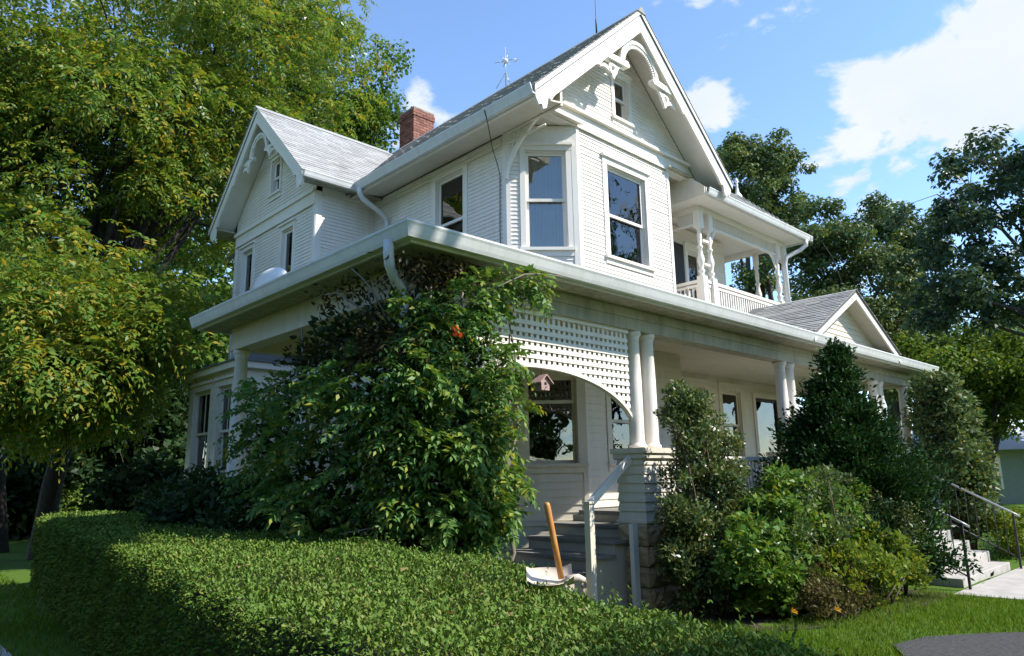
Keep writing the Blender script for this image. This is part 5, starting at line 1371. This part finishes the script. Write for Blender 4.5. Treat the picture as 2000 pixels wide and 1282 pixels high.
def make_hedge():
    root = empty('hedge', (2.6, 6.0, 0.0), 'long clipped green hedge running from the foreground to the left', 'hedge')
    Y0, Y1 = -1.5, 13.8
    ny, nx = 90, 14
    ys = np.linspace(Y0, Y1, ny); V = []
    prof = []
    sh = 0.035
    for y in ys:
        a, b = hl(y) + sh, hr(y) - sh
        row = [(a + 0.03, 0.0), (a, 0.35), (a, 0.8), (a + 0.012, 1.02)] + [(a + (b - a) * t, None) for t in np.linspace(0.03, 0.97, nx)] + [(b - 0.012, 1.02), (b, 0.8), (b, 0.35), (b - 0.03, 0.0)]
        V.append([(x, y, (htop(x, y) - 0.06) if z is None else z) for x, z in row])
    k = len(V[0]); V = np.array(V).reshape(-1, 3)
    i = (np.arange(k - 1)[None, :] + k * np.arange(ny - 1)[:, None]).ravel()
    mb = MB(); mb.add(V.tolist(), [(a, a + 1, a + 1 + k, a + k) for a in i.tolist()] + [tuple(range(k)), tuple(range(len(V) - k, len(V)))])
    build('dark_core', mb, 'hedge_core', root)  # solid dark core stands in for the twigs, so no gaps show
    # leaves: top and both flanks and the far end, thinning with distance
    def scatter(n, fn):
        y = Y0 + (Y1 - Y0) * RNG.uniform(0, 1, n * 3) ** 1.7
        y = y[:n]
        return fn(y, n)
    def top(y, n):
        t = RNG.uniform(0, 1, n); a, b = hl(y), hr(y); x = a + (b - a) * t
        e = np.minimum(t, 1 - t) * (b - a); z = htop(x, y) - 0.05 * np.exp(-e / 0.03) - RNG.uniform(0, 0.05, n) + RNG.exponential(0.008, n)
        return np.stack([x, y, z], 1), np.tile([0, 0, 1.0], (n, 1))
    def left(y, n):
        z = RNG.uniform(0.02, 1.08, n); x = hl(y) + RNG.uniform(-0.03, 0.03, n) + 0.012 * np.sin(y * 6 + z * 5)
        return np.stack([x, y, z], 1), np.tile([-1.0, 0, 0.15], (n, 1))
    def right_(y, n):
        z = RNG.uniform(0.05, 1.08, n); x = hr(y) - RNG.uniform(-0.03, 0.06, n) + 0.03 * np.sin(y * 6 + z * 5)
        return np.stack([x, y, z], 1), np.tile([1.0, 0, 0.15], (n, 1))
    def end(y, n):
        t = RNG.uniform(0, 1, n); z = RNG.uniform(0.02, 1.08, n); yy = np.full(n, Y1) + RNG.uniform(-0.05, 0.05, n)
        return np.stack([hl(Y1) + (hr(Y1) - hl(Y1)) * t, yy, z], 1), np.tile([0, 1.0, 0.1], (n, 1))
    parts = []
    for fn, n in ((top, 215000), (left, 72000), (right_, 8000), (end, 2500)):
        P, Nn = scatter(n, fn)
        nn = unit(Nn * 0.9 + rand_dirs(n) * 0.75 + np.array([0, 0, 0.3])); dd = unit(np.cross(nn, rand_dirs(n)) + Nn * 0.85)
        s = RNG.uniform(0.55, 1.5, n) * (0.85 + 0.10 * np.clip(P[:, 1], 0, 14))
        parts.append(kites(P, dd, nn, 0.0190 * s, 0.0085 * s, 0.2, 0.5))
    V, F = stack(parts)
    np_mesh('foliage', V, F, 'lf_hedge', root)
    n = 420; y = RNG.uniform(0.8, 9.0, n) ; x = hl(y) + (hr(y) - hl(y)) * RNG.uniform(0.0, 1.0, n); b = np.stack([x, y, htop(x, y) - 0.02], 1)
    d = unit(rand_dirs(n) * 0.5 + np.array([0, 0, 1.0])); Ls = RNG.uniform(0.04, 0.13, n)[:, None]; parts = []
    for k in range(7):
        p = b + d * Ls * (k + 1) / 7.0; dd = unit(rand_dirs(n) + d * 0.7); parts.append(kites(p, dd, unit(d + rand_dirs(n) * 0.5), 0.024, 0.010, 0.2, 0.5))
    V, F = stack(parts); tag(np_mesh('stray_shoots', V, F, 'lf_hedge', root), kind='stuff')
    # dry leaves blown on top
    n = 26; y = RNG.uniform(1.8, 5.2, n); x = hl(y) + (hr(y) - hl(y)) * RNG.uniform(0.1, 0.95, n)
    P = np.stack([x, y, htop(x, y) + 0.012], 1)
    V, F = kites(P, rand_dirs(n) * [1, 1, 0.15], np.tile([0, 0, 1.0], (n, 1)) + rand_dirs(n) * 0.3, 0.05, 0.035)
    tag(np_mesh('fallen_leaves', V, F, 'lf_fallen'), 'scattered dry tan leaves lying on top of the hedge', 'leaves', kind='stuff')

# ---- trumpet vine swallowing the porch corner
def vine_path(u):
    """plan of the vine sheet: u 0 (side, far) .. 1 (front, right)"""
    K = np.array([0.0, 0.30, 0.50, 0.60, 0.70, 1.0]); X = np.array([3.92, 3.82, 3.72, 3.78, 4.05, 5.42]); Y = np.array([9.9, 7.6, 6.0, 5.52, 5.30, 5.42])
    return np.interp(u, K, X), np.interp(u, K, Y)
def make_vine():
    root = empty('trumpet_vine', (4.1, 5.6, 0.0), 'trumpet vine smothering the near porch corner, with a red-orange flower', 'vine')
    # woody stems
    mb = MB(); rs = random.Random(4)
    for i in range(26):
        u0 = rs.uniform(0.42, 0.92); x, y = vine_path(u0); x1, y1 = vine_path(min(0.97, max(0.3, u0 + rs.uniform(-.2, .2))))
        zt = rs.uniform(2.2, 3.65); pts = []
        for k in range(8):
            t = k / 7.0
            pts.append((x + (x1 - x) * t + rs.uniform(-.06, .06), y + (y1 - y) * t + rs.uniform(-.02, .14), -0.05 + zt * t))
        mb.tube(pts, [0.028 * (1 - 0.6 * k / 7.0) * rs.uniform(0.6, 1.2) for k in range(8)], 6)
    for (a, m, e) in (((3.75, 5.9, 3.1), (3.55, 6.3, 3.45), (3.6, 6.9, 3.5)), ((3.8, 5.7, 3.0), (3.55, 5.65, 3.35), (3.5, 5.95, 3.62)), ((4.2, 5.25, 1.0), (3.7, 5.2, 1.2), (3.2, 5.5, 1.15)), ((3.8, 6.2, 1.2), (3.3, 6.6, 1.32), (3.1, 7.2, 1.35)), ((4.3, 5.2, 3.2), (4.9, 4.95, 3.6), (5.6, 5.05, 3.72)), ((3.7, 6.2, 2.5), (3.3, 6.4, 2.6), (3.1, 6.9, 2.5))):
        a, m, e = Vector(a), Vector(m), Vector(e)
        mb.tube([a, a.lerp(m, .5) + Z3 * .03, m, m.lerp(e, .5) + Z3 * .02, e], [0.012, 0.010, 0.009, 0.007, 0.004], 5)
    build('stems', mb, 'vine_wood', root)
    # leaf positions in clumps over the sheet
    def sheet(n, lo, hi, depth, zmax=3.62, nclump=160, cr=(0.16, 0.34)):
        cu = RNG.uniform(lo, hi, nclump); cz = RNG.uniform(0.10, zmax, nclump) ; out = RNG.uniform(depth[0], depth[1], nclump)
        x, y = vine_path(cu); xa, ya = vine_path(np.clip(cu + 0.02, 0, 1)); xb, yb = vine_path(np.clip(cu - 0.02, 0, 1))
        tx, ty = xa - xb, ya - yb; l = np.hypot(tx, ty) + 1e-9; nx, ny = ty / l, -tx / l
        bul = 0.22 * np.sin(np.pi * np.clip(cz / 3.4, 0, 1)) + 0.05
        C = np.stack([x + nx * (out + bul), y + ny * (out + bul), cz], 1); Nn = np.stack([nx, ny, np.full(nclump, 0.15)], 1)
        r = RNG.uniform(cr[0], cr[1], nclump); per = (n * r ** 2 / (r ** 2).sum()).astype(int) + 1
        P = []; D = []
        for c, q, k, m in zip(C, r, per, Nn):
            p, d = blob_points(k, c, (q, q, q * 0.85), 0.5); P.append(p); D.append(d * 0.6 + m)
        return np.concatenate(P), np.concatenate(D)
    def ok(P):
        px = P[:, 0]; right_edge = 4.66 - 0.16 * np.clip(1.6 - P[:, 2], 0, 1) + 0.10 * np.sin(P[:, 2] * 5.0 + 0.6) + 0.3 * (P[:, 2] > 3.2)
        m = (px < right_edge) & (P[:, 2] > 0.03) & (P[:, 2] < 3.70)
        m &= ~((P[:, 1] > 5.95) & (px > 4.6))
        return m
    parts = []
    # lit front face
    P, D = sheet(3300, 0.60, 0.94, (-0.16, 0.10), 3.2, 130, (0.10, 0.25)); m = ok(P); P, D = P[m], D[m]
    dirs = unit(D + rand_dirs(len(P)) * 0.7 + np.array([0, 0, -0.25]))
    Ff, Df = P, dirs
    parts.append(fronds(P, dirs, 0.21 * RNG.uniform(0.7, 1.3, len(P)), 9, 0.066, 0.032, 0.45))
    # shaded side face
    P, D = sheet(900, 0.22, 0.60, (-0.10, 0.16), 2.7, 70, (0.14, 0.30)); m = ok(P); P, D = P[m], D[m]
    parts.append(fronds(P, unit(D + rand_dirs(len(P)) * 0.7 + np.array([0, 0, -0.2])), 0.22 * RNG.uniform(0.7, 1.3, len(P)), 9, 0.078, 0.040, 0.35))
    # tips creeping along the eave
    for c, r, k in (((4.95, 5.14, 3.60), (0.30, 0.08, 0.08), 34), ((5.22, 5.10, 3.58), (0.16, 0.06, 0.14), 26), ((4.6, 5.2, 3.42), (0.25, 0.1, 0.16), 44), ((4.3, 5.25, 3.25), (0.3, 0.12, 0.18), 50), ((5.0, 5.3, 2.75), (0.22, 0.08, 0.12), 26), ((5.12, 5.35, 2.3), (0.16, 0.08, 0.10), 14), ((3.3, 7.0, 2.5), (0.25, 0.5, 0.12), 60), ((3.2, 6.6, 2.0), (0.2, 0.4, 0.1), 40), ((3.15, 6.2, 1.35), (0.2, 0.5, 0.12), 46), ((4.9, 5.3, 1.6), (0.10, 0.1, 0.3), 26)):
        p, d = blob_points(k, c, r); parts.append(fronds(p, unit(d + np.array([0, -0.3, -0.3])), 0.2 * RNG.uniform(0.7, 1.2, k), 9, 0.07, 0.036, 0.35))
    V, F = stack(parts)
    tag(np_mesh('foliage', V, F, 'lf_vine', root), kind='stuff')
    # inner leaves close the mass, coloured darker to give the vine shaded depth
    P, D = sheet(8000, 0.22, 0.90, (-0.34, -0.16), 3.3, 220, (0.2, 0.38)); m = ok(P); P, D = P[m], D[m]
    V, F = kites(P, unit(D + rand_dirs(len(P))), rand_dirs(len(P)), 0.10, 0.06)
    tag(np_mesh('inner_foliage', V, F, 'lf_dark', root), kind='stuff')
    # dead growth high on the shaded side and under the corner soffit
    P, D = sheet(3200, 0.36, 0.66, (-0.12, 0.12), 3.7, 60, (0.15, 0.3)); m = (P[:, 2] > 2.45) & (P[:, 2] < 3.72); P, D = P[m], D[m]
    p2, d2 = blob_points(800, (4.25, 5.40, 3.60), (0.62, 0.20, 0.17)); p2 = p2[p2[:, 2] < 3.74]; d2 = rand_dirs(len(p2))
    P = np.concatenate([P, p2]); D = np.concatenate([D, d2])
    V, F = kites(P, unit(D * 0.3 + rand_dirs(len(P)) + np.array([0, 0, -0.6])), rand_dirs(len(P)), 0.075, 0.028)
    tag(np_mesh('dry_growth', V, F, 'lf_dead', root), kind='stuff')
    # the nearest whole leaves, each a leaf of its own
    mes = []
    for k in range(4):
        V, F = fronds(np.zeros((1, 3)), np.array([[0, 0.0, 0.0]]) + np.array([[1.0, 0, 0]]), 0.23, 11, 0.082, 0.044, 0.35)
        mb = MB(); mb.add(V.tolist(), [tuple(f) for f in F.tolist()]); mb.tube([(0, 0, 0), (0.12, 0, -0.02), (0.23, 0, -0.08)], [0.003, 0.002, 0.001], 4)
        me = bpy.data.meshes.new('leaf'); me.from_pydata(mb.v, [], mb.f); finish_mesh(me, 'lf_vine'); mes.append(me)
    near = np.argsort(Ff[:, 1] + RNG.uniform(0, 0.1, len(Ff)))[:260]
    for j in near:
        d = Vector(Df[j]); q = d.to_track_quat('X', 'Z').to_matrix().to_4x4(); q.translation = Vector(Ff[j]) + Vector((0, -0.03, 0))
        place(bpy.data.objects.new('leaf', mes[j % 4]), q, root)
    # the one flower cluster
    mb = MB(); c = Vector((4.02, 5.02, 2.90))
    for k in range(5):
        a = k * 1.3; e = c + Vector((0.04 * math.cos(a), -0.04 - 0.01 * k, 0.035 * math.sin(a)))
        mb.tube([c, c.lerp(e, .6), e, e + (e - c) * 0.18], [0.006, 0.010, 0.014, 0.026], 7)
    build('flower', mb, 'orange', root)

def make_shrubs():
    # left of the vine, in the shade
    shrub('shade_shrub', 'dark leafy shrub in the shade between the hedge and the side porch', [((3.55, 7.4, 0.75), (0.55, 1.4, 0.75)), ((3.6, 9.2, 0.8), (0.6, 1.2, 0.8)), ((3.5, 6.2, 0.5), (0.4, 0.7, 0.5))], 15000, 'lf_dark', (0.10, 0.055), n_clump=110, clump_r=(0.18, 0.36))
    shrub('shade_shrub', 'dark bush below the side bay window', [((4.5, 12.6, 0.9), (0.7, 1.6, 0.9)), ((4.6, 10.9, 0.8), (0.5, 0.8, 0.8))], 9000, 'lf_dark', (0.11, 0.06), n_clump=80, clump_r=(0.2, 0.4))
    # glossy bush against the pier
    lob = [((7.52, 4.90, 1.50), (0.48, 0.36, 1.05), 6), ((8.05, 4.9, 1.40), (0.62, 0.40, 0.85), 7), ((7.55, 4.92, 2.35), (0.24, 0.22, 0.38), 2), ((7.45, 4.78, 0.6), (0.48, 0.38, 0.6), 5), ((8.3, 4.75, 0.6), (0.55, 0.4, 0.6), 4)]
    shrub('privet_bush', 'tall glossy small-leaved bush growing against the pier beside the side stairs', lob, 33000, 'lf_shrub', (0.058, 0.027), n_clump=210, clump_r=(0.10, 0.22), upright=0.5, base=(7.85, 4.9), shell=0.5)
    # flowering shrubs of the bed
    lob = [((7.55, 4.15, 0.55), (0.50, 0.36, 0.55)), ((8.1, 4.2, 0.75), (0.55, 0.42, 0.60)), ((8.8, 4.3, 0.95), (0.75, 0.45, 0.65)), ((9.7, 4.3, 0.90), (0.85, 0.45, 0.65))]
    shrub('garden_shrub', 'mid-green leafy shrub in front of the glossy bush', lob, 26000, 'lf_mix', (0.078, 0.044), n_clump=180, clump_r=(0.10, 0.24))
    lob = [((8.05, 3.95, 0.85), (0.35, 0.25, 0.40)), ((8.9, 3.95, 1.15), (0.5, 0.3, 0.45)), ((9.8, 4.1, 1.2), (0.5, 0.3, 0.45))]
    shrub('garden_shrub', 'loose blue-green shrub growing through the middle of the bed', lob, 7000, 'lf_oak', (0.055, 0.026), n_clump=70, clump_r=(0.08, 0.18), upright=0.7)
    lob = [((9.1, 3.75, 0.40), (0.8, 0.40, 0.42)), ((10.1, 3.8, 0.38), (0.75, 0.38, 0.42))]
    shrub('garden_shrub', 'low bright yellow-green shrub at the front of the bed', lob, 12000, 'lf_lime', (0.07, 0.035), n_clump=90, clump_r=(0.10, 0.2), upright=0.6)
    lob = [((8.25, 3.72, 0.26), (0.45, 0.28, 0.30)), ((8.75, 3.62, 0.24), (0.35, 0.22, 0.26))]
    shrub('dry_perennial', 'brownish low perennial clump at the near edge of the bed', lob, 5200, 'lf_olive', (0.05, 0.016), n_clump=70, clump_r=(0.08, 0.15), upright=0.9)
    lob = [((10.6, 4.1, 0.75), (0.8, 0.5, 0.6)), ((11.1, 3.9, 0.45), (0.5, 0.35, 0.45))]
    shrub('garden_shrub', 'grey-green twiggy shrub under the cedar beside the front steps', lob, 12000, 'lf_shrub', (0.06, 0.03), n_clump=80, clump_r=(0.12, 0.24))
    conifer('cedar_tree', 'dark pointed evergreen standing in front of the porch', (10.95, 4.55), 3.72, 1.42, 7600, lean=(0.42, 0.0))
    conifer('cedar_tree', 'lower evergreen leaning beside the pointed one, next to the front steps', (11.75, 4.75), 1.9, 0.75, 6200, 'lf_cedar', lean=(0.1, 0))
    # beyond the steps
    lob = [((17.6, 4.75, 2.0), (0.9, 0.6, 1.7)), ((18.4, 4.95, 1.5), (0.75, 0.6, 1.4)), ((17.0, 4.8, 2.6), (0.6, 0.5, 1.1))]
    shrub('tall_shrub', 'tall loose dark shrub at the far end of the porch beyond the steps', lob, 17000, 'lf_oak', (0.12, 0.06), n_clump=130, clump_r=(0.18, 0.36), base=(17.9, 4.9))
    lob = [((17.6, 3.9, 0.35), (0.9, 0.4, 0.45)), ((19.0, 4.0, 0.3), (0.9, 0.4, 0.4))]
    shrub('garden_shrub', 'low yellow-green perennials beside the far handrail', lob, 5000, 'lf_lime', (0.09, 0.04), n_clump=60, clump_r=(0.12, 0.22))
    # yellow flowers
    for x, y in ((7.40, 3.70), (7.78, 3.42)):
        root = empty('yellow_flower', (x, y, 0.0), 'yellow flower at the foot of the bed, ' + ('nearer the stone pier' if x < 7.6 else 'nearer the driveway'), 'flower')
        mb = MB(); mb.tube([(x, y, 0.0), (x - 0.02, y - 0.02, 0.2)], 0.005, 5); build('stem', mb, 'lf_hedge', root)
        mb = MB()
        for k in range(14):
            a = k * 2.4; r = 0.026 + 0.010 * (k % 3); mb.add([(x - 0.02, y - 0.02, 0.2), (x - 0.02 + r * math.cos(a - .25), y - 0.05 + r * math.sin(a - .25) * 0.5, 0.21 + r * 0.5 * math.sin(a)), (x - 0.02 + r * 1.2 * math.cos(a), y - 0.06 + r * math.sin(a) * 0.5, 0.21 + r * 0.7 * math.sin(a)), (x - 0.02 + r * math.cos(a + .25), y - 0.05 + r * math.sin(a + .25) * 0.5, 0.21 + r * 0.5 * math.sin(a))], [(0, 1, 2, 3)])
        build('petals', mb, 'yellow', root)
    # far left: sunlit round bush, dark bushes and a row of trees closing the yard
    b = polar(165, 27)
    shrub('round_bush', 'round sunlit green bush seen under the big tree', [((b[0], b[1], 0.75), (1.15, 1.0, 0.72))], 9000, 'lf_hedge', (0.13, 0.08), n_clump=70, clump_r=(0.2, 0.36))
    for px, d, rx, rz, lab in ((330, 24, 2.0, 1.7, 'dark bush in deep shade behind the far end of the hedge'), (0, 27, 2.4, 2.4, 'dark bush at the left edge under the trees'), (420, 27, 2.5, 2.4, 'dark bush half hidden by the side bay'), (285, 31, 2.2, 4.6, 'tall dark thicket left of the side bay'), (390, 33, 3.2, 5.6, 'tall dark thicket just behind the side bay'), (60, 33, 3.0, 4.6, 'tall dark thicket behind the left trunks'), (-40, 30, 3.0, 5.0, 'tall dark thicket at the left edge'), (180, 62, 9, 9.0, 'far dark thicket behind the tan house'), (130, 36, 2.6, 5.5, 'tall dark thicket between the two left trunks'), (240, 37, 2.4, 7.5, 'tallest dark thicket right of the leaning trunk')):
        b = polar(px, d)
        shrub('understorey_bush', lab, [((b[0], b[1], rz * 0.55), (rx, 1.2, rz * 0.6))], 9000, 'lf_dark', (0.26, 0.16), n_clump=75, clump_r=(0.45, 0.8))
    for px, d, top, lab in ((-60, 40, 13, 'shady tree far back at the left edge'), (110, 44, 14, 'shady tree far back behind the round bush'), (300, 40, 15, 'shady tree far back left of the rear gable'), (430, 46, 16, 'shady tree far back hidden by the rear gable')):
        b = polar(px, d); h = top
        tree('yard_tree', lab, b, (b[0], b[1], h * 0.7), [((b[0], b[1], h * 0.58), (4.6, 3.5, h * 0.36), 1)], 60, (1.2, 2.0), 7500, 'lf_maple', 'bark', 0.3, leaf=(0.42, 0.3), limbs=6, zmin=2.4)

def make_grass():
    parts = []
    def blades(P, h, w):
        n = len(P); d = unit(rand_dirs(n) * 0.45 + np.array([0, 0, 1.0])); return kites(P, d, rand_dirs(n), h * RNG.uniform(0.6, 1.3, n), w, 0.05, 0.3)
    def zone(n, x0, x1, y0, y1, ok, h, w):
        x = RNG.uniform(x0, x1, n); y = RNG.uniform(y0, y1, n); m = ok(x, y); x, y = x[m], y[m]
        z = ground_z(x, y) - 0.01
        return blades(np.stack([x, y, z], 1), h, w)
    drive = lambda x, y: y > np.interp(x, [4.2, 5.2, 6.9, 7.35, 7.9, 8.5, 9.2, 10.5, 12, 14.5], [-0.6, 0.9, 2.45, 2.72, 2.6, 2.18, 1.75, 0.9, 0.1, -1.4]) - 0.10 * RNG.uniform(0, 1, len(x)) ** 2
    parts.append(zone(56000, 5.5, 13.0, 0.4, 4.6, lambda x, y: drive(x, y) & (x < 11.85) & ~((x > 7.2) & (y > 3.9)), 0.07, 0.010))
    parts.append(zone(14000, 3.4, 7.2, 2.6, 5.6, lambda x, y: x > hr(y) + 0.05, 0.08, 0.011))
    parts.append(zone(9000, 16.3, 30, 0, 12, lambda x, y: y < 4.2 + (x - 16) * 0.4, 0.10, 0.03))
    parts.append(zone(22000, -3, 3.0, 9.4, 26, lambda x, y: x < hl(y) - 0.05, 0.09, 0.022))
    parts.append(zone(9000, -0.5, 2.2, 3.0, 10.5, lambda x, y: (x < hl(y) - 0.05) & (x > 1.44), 0.08, 0.012))
    V, F = stack(parts)
    tag(np_mesh('grass', V, F, 'lf_grass'), 'short green lawn grass around the house', 'grass', kind='stuff')

# ------------------------------------------------------------------ small things
def make_things():
    # dustpan-like scoop with upright wooden handle, lying on the hedge
    c = Vector((2.66, 2.54, 1.085)); ex = Vector((right.x, right.y, 0)).normalized(); ey = Z3.cross(ex)
    root = empty('garden_scoop', c, 'cream scoop with upright orange wooden handle resting on the hedge', 'scoop')
    mb = MB(); n = 9; m = 12; vs = []; fs = []
    tilt = math.radians(13)
    def pt(i, j, o):
        t = i / n; s = (j / m) * 2 - 1
        w = 0.098 * (0.80 + 0.35 * math.sin(math.pi * min(1, t * 0.9 + 0.12)))
        x = -0.125 + 0.225 * t
        z = 0.008 + 0.038 * abs(s) ** 3 + 0.030 * max(0, t - 0.75) * 4 + (0.012 if t < 0.08 else 0)
        return c + ex * x + ey * (s * w * math.cos(tilt) - (z + o) * math.sin(tilt)) + Z3 * ((z + o) * math.cos(tilt) + s * w * math.sin(tilt) - 0.012)
    for o in (0.0, 0.006):
        for i in range(n + 1):
            for j in range(m + 1): vs.append(pt(i, j, o))
    k = (n + 1) * (m + 1)
    for i in range(n):
        for j in range(m):
            a = i * (m + 1) + j; fs.append((a, a + m + 1, a + m + 2, a + 1)); fs.append((k + a, k + a + 1, k + a + m + 2, k + a + m + 1))
    rim = [i * (m + 1) for i in range(n + 1)] + [n * (m + 1) + j for j in range(1, m + 1)] + [i * (m + 1) + m for i in range(n - 1, -1, -1)] + [j for j in range(m - 1, 0, -1)]
    for a, b in zip(rim, rim[1:] + rim[:1]): fs.append((a, b, b + k, a + k))
    mb.add(vs, fs, True); build('scoop', mb, 'scoop', root)
    mb = MB(); a = c + ex * 0.085 + Z3 * 0.010
    mb.tube([a - ex * 0.02, a + ex * 0.045 + Z3 * 0.012, a + ex * 0.075 + Z3 * 0.0], [0.024, 0.020, 0.014], 10); build('socket', mb, 'scoop', root)
    mb = MB(); a = c + ex * 0.045 + Z3 * 0.02; b = c + ex * -0.018 + ey * 0.02 + Z3 * 0.385
    mb.tube([a, a.lerp(b, 0.5), b - (b - a).normalized() * 0.02, b - (b - a).normalized() * 0.006, b], [0.0150, 0.0155, 0.0165, 0.014, 0.006], 12); build('handle', mb, 'handle', root)
    # birdhouse hung under the arch
    x, y, z = 5.88, 5.70, 2.56
    root = empty('birdhouse', (x, y, z), 'small pink birdhouse hanging under the lattice arch', 'birdhouse')
    mb = MB(); mb.prism([(x - 0.065, y - 0.06, z), (x + 0.065, y - 0.06, z), (x + 0.065, y - 0.06, z + 0.10), (x, y - 0.06, z + 0.165), (x - 0.065, y - 0.06, z + 0.10)], (0, 0.12, 0)); b = build('body', mb, 'pink', root)
    for sg in (-1, 1):
        mb = MB(); mb.prism([(x, y - 0.09, z + 0.185), (x + sg * 0.105, y - 0.09, z + 0.088), (x + sg * 0.105, y - 0.09, z + 0.072), (x, y - 0.09, z + 0.168)], (0, 0.18, 0)); build('roof', mb, 'pink', root)
    mb = MB(); mb.tube([(x, y - 0.062, z + 0.075), (x, y - 0.0605, z + 0.075)], 0.020, 12); build('hole_disc', mb, 'hole', root)  # flat dark disc; the shade inside the opening is its colour
    mb = MB(); mb.tube([(x, y - 0.06, z + 0.035), (x, y - 0.095, z + 0.035)], 0.005, 6); build('perch', mb, 'pink', root)
    mb = MB(); mb.tube([(x, y, z + 0.18), (x, y, z + 0.30)], 0.003, 5); build('hanger', mb, 'wire', root)
    # concrete steps
    root = empty('front_steps', (14.06, 4.5, -0.15), 'pale concrete steps rising to the front porch', 'steps')
    for i in range(7):
        z1 = 1.05 - 0.172 * (i); y0 = 5.60 - 0.29 * (i + 1)
        mb = MB(); mb.box(12.70, 15.45, y0, 5.62 if i == 0 else 5.60 - 0.29 * i - 0.001, -0.2, z1 - 0.05); build('step', mb, 'concrete', root, 0.012)
    # iron handrails
    for x, lab in ((12.52, 'black iron handrail on the near side of the front steps'), (15.58, 'black iron handrail on the far side of the front steps')):
        root = empty('iron_handrail', (x, 3.6, -0.15), lab, 'handrail', 'iron handrails of the front steps')
        zb = -0.17; yb = 3.44; yt = 5.45; ztop = 0.82; rise = 1.12
        def lerp(t, o): return (x, yb + (yt - yb) * t, zb + o + rise * t)
        mb = MB(); mb.tube([(x, yb - 0.10, zb + 0.92), lerp(0, 0.98), lerp(1, 0.98)], 0.019, 8); build('top_rail', mb, 'galv', root)
        mb = MB(); mb.tube([lerp(0, 0.20), lerp(1, 0.20)], 0.014, 6); build('bottom_rail', mb, 'iron', root)
        for t in (0.0, 1.0):
            mb = MB(); a = lerp(t, 0); mb.box(x - 0.017, x + 0.017, a[1] - 0.017, a[1] + 0.017, a[2] - 0.05, a[2] + 0.97); build('post', mb, 'iron', root)
        me = None
        for i in range(13):
            t = (i + 1) / 14.0; a = lerp(t, 0.20)
            if me is None:
                mb = MB(); mb.box(-0.006, 0.006, -0.006, 0.006, 0, 0.78); me = bpy.data.meshes.new('baluster'); me.from_pydata(mb.v, [], mb.f); finish_mesh(me, 'iron')
            place(bpy.data.objects.new('baluster', me), Matrix.Translation(a), root)
    # neighbour on the right
    p = polar(1990, 46); fx = Vector((p[0], p[1], 0))
    root = empty('neighbour_house', fx, 'low sage house with a pale metal roof at the right edge', 'house')
    fr = Fr((fx.x - 3.6, fx.y + 2.6), (0.62, -0.78))
    mb = MB(); L = 13
    fr.box(mb, 0, L, -6, 0, -0.3, 2.55); build('wall', mb, 'green_wall', root)
    mb = MB(); mb.prism([fr.p(-0.7, 0.9, 2.50), fr.p(-0.7, -3, 3.85), fr.p(-0.7, -7, 2.50)], fr.U * (L + 1.4)); build('roof', mb, 'metal_roof', root)
    for u in (1.0, 4.2, 7.6):
        mb = MB(); fr.box(mb, u - 0.12, u + 1.92, 0.0, 0.06, 0.55, 2.2); w = build('window', mb, 'trim', root)
        mb = MB(); fr.box(mb, u, u + 0.87, 0.06, 0.075, 0.7, 2.08); build('pane', mb, 'glass', w)
        mb = MB(); fr.box(mb, u + 0.93, u + 1.8, 0.06, 0.075, 0.7, 2.08); build('pane', mb, 'glass', w)
        mb = MB(); fr.box(mb, u, u + 1.8, 0.061, 0.0635, 0.7, 2.08); build('curtain', mb, 'curtain', w)
    # house far left behind the trees
    p = polar(205, 52); fr = Fr((p[0] - 4.2, p[1] + 0.5), (0.95, -0.3))
    root = empty('far_house', p, 'tan gabled house glimpsed under the trees at far left', 'house')
    mb = MB(); mb.prism([fr.p(0, 0, -0.3), fr.p(5.6, 0, -0.3), fr.p(5.6, 0, 1.9), fr.p(2.6, 0, 3.3), fr.p(0, 0, 1.9)], fr.N * -6); build('wall', mb, 'tan_wall', root)
    mb = MB(); mb.prism([fr.p(-0.3, 0.3, 1.82), fr.p(2.6, 0.3, 3.36), fr.p(5.9, 0.3, 1.82), fr.p(5.9, 0.3, 1.98), fr.p(2.6, 0.3, 3.52), fr.p(-0.3, 0.3, 1.98)], fr.N * -6.6); build('roof', mb, 'felt', root)

make_hedge()
make_vine()
make_shrubs()
make_trees()
make_things()
make_grass()
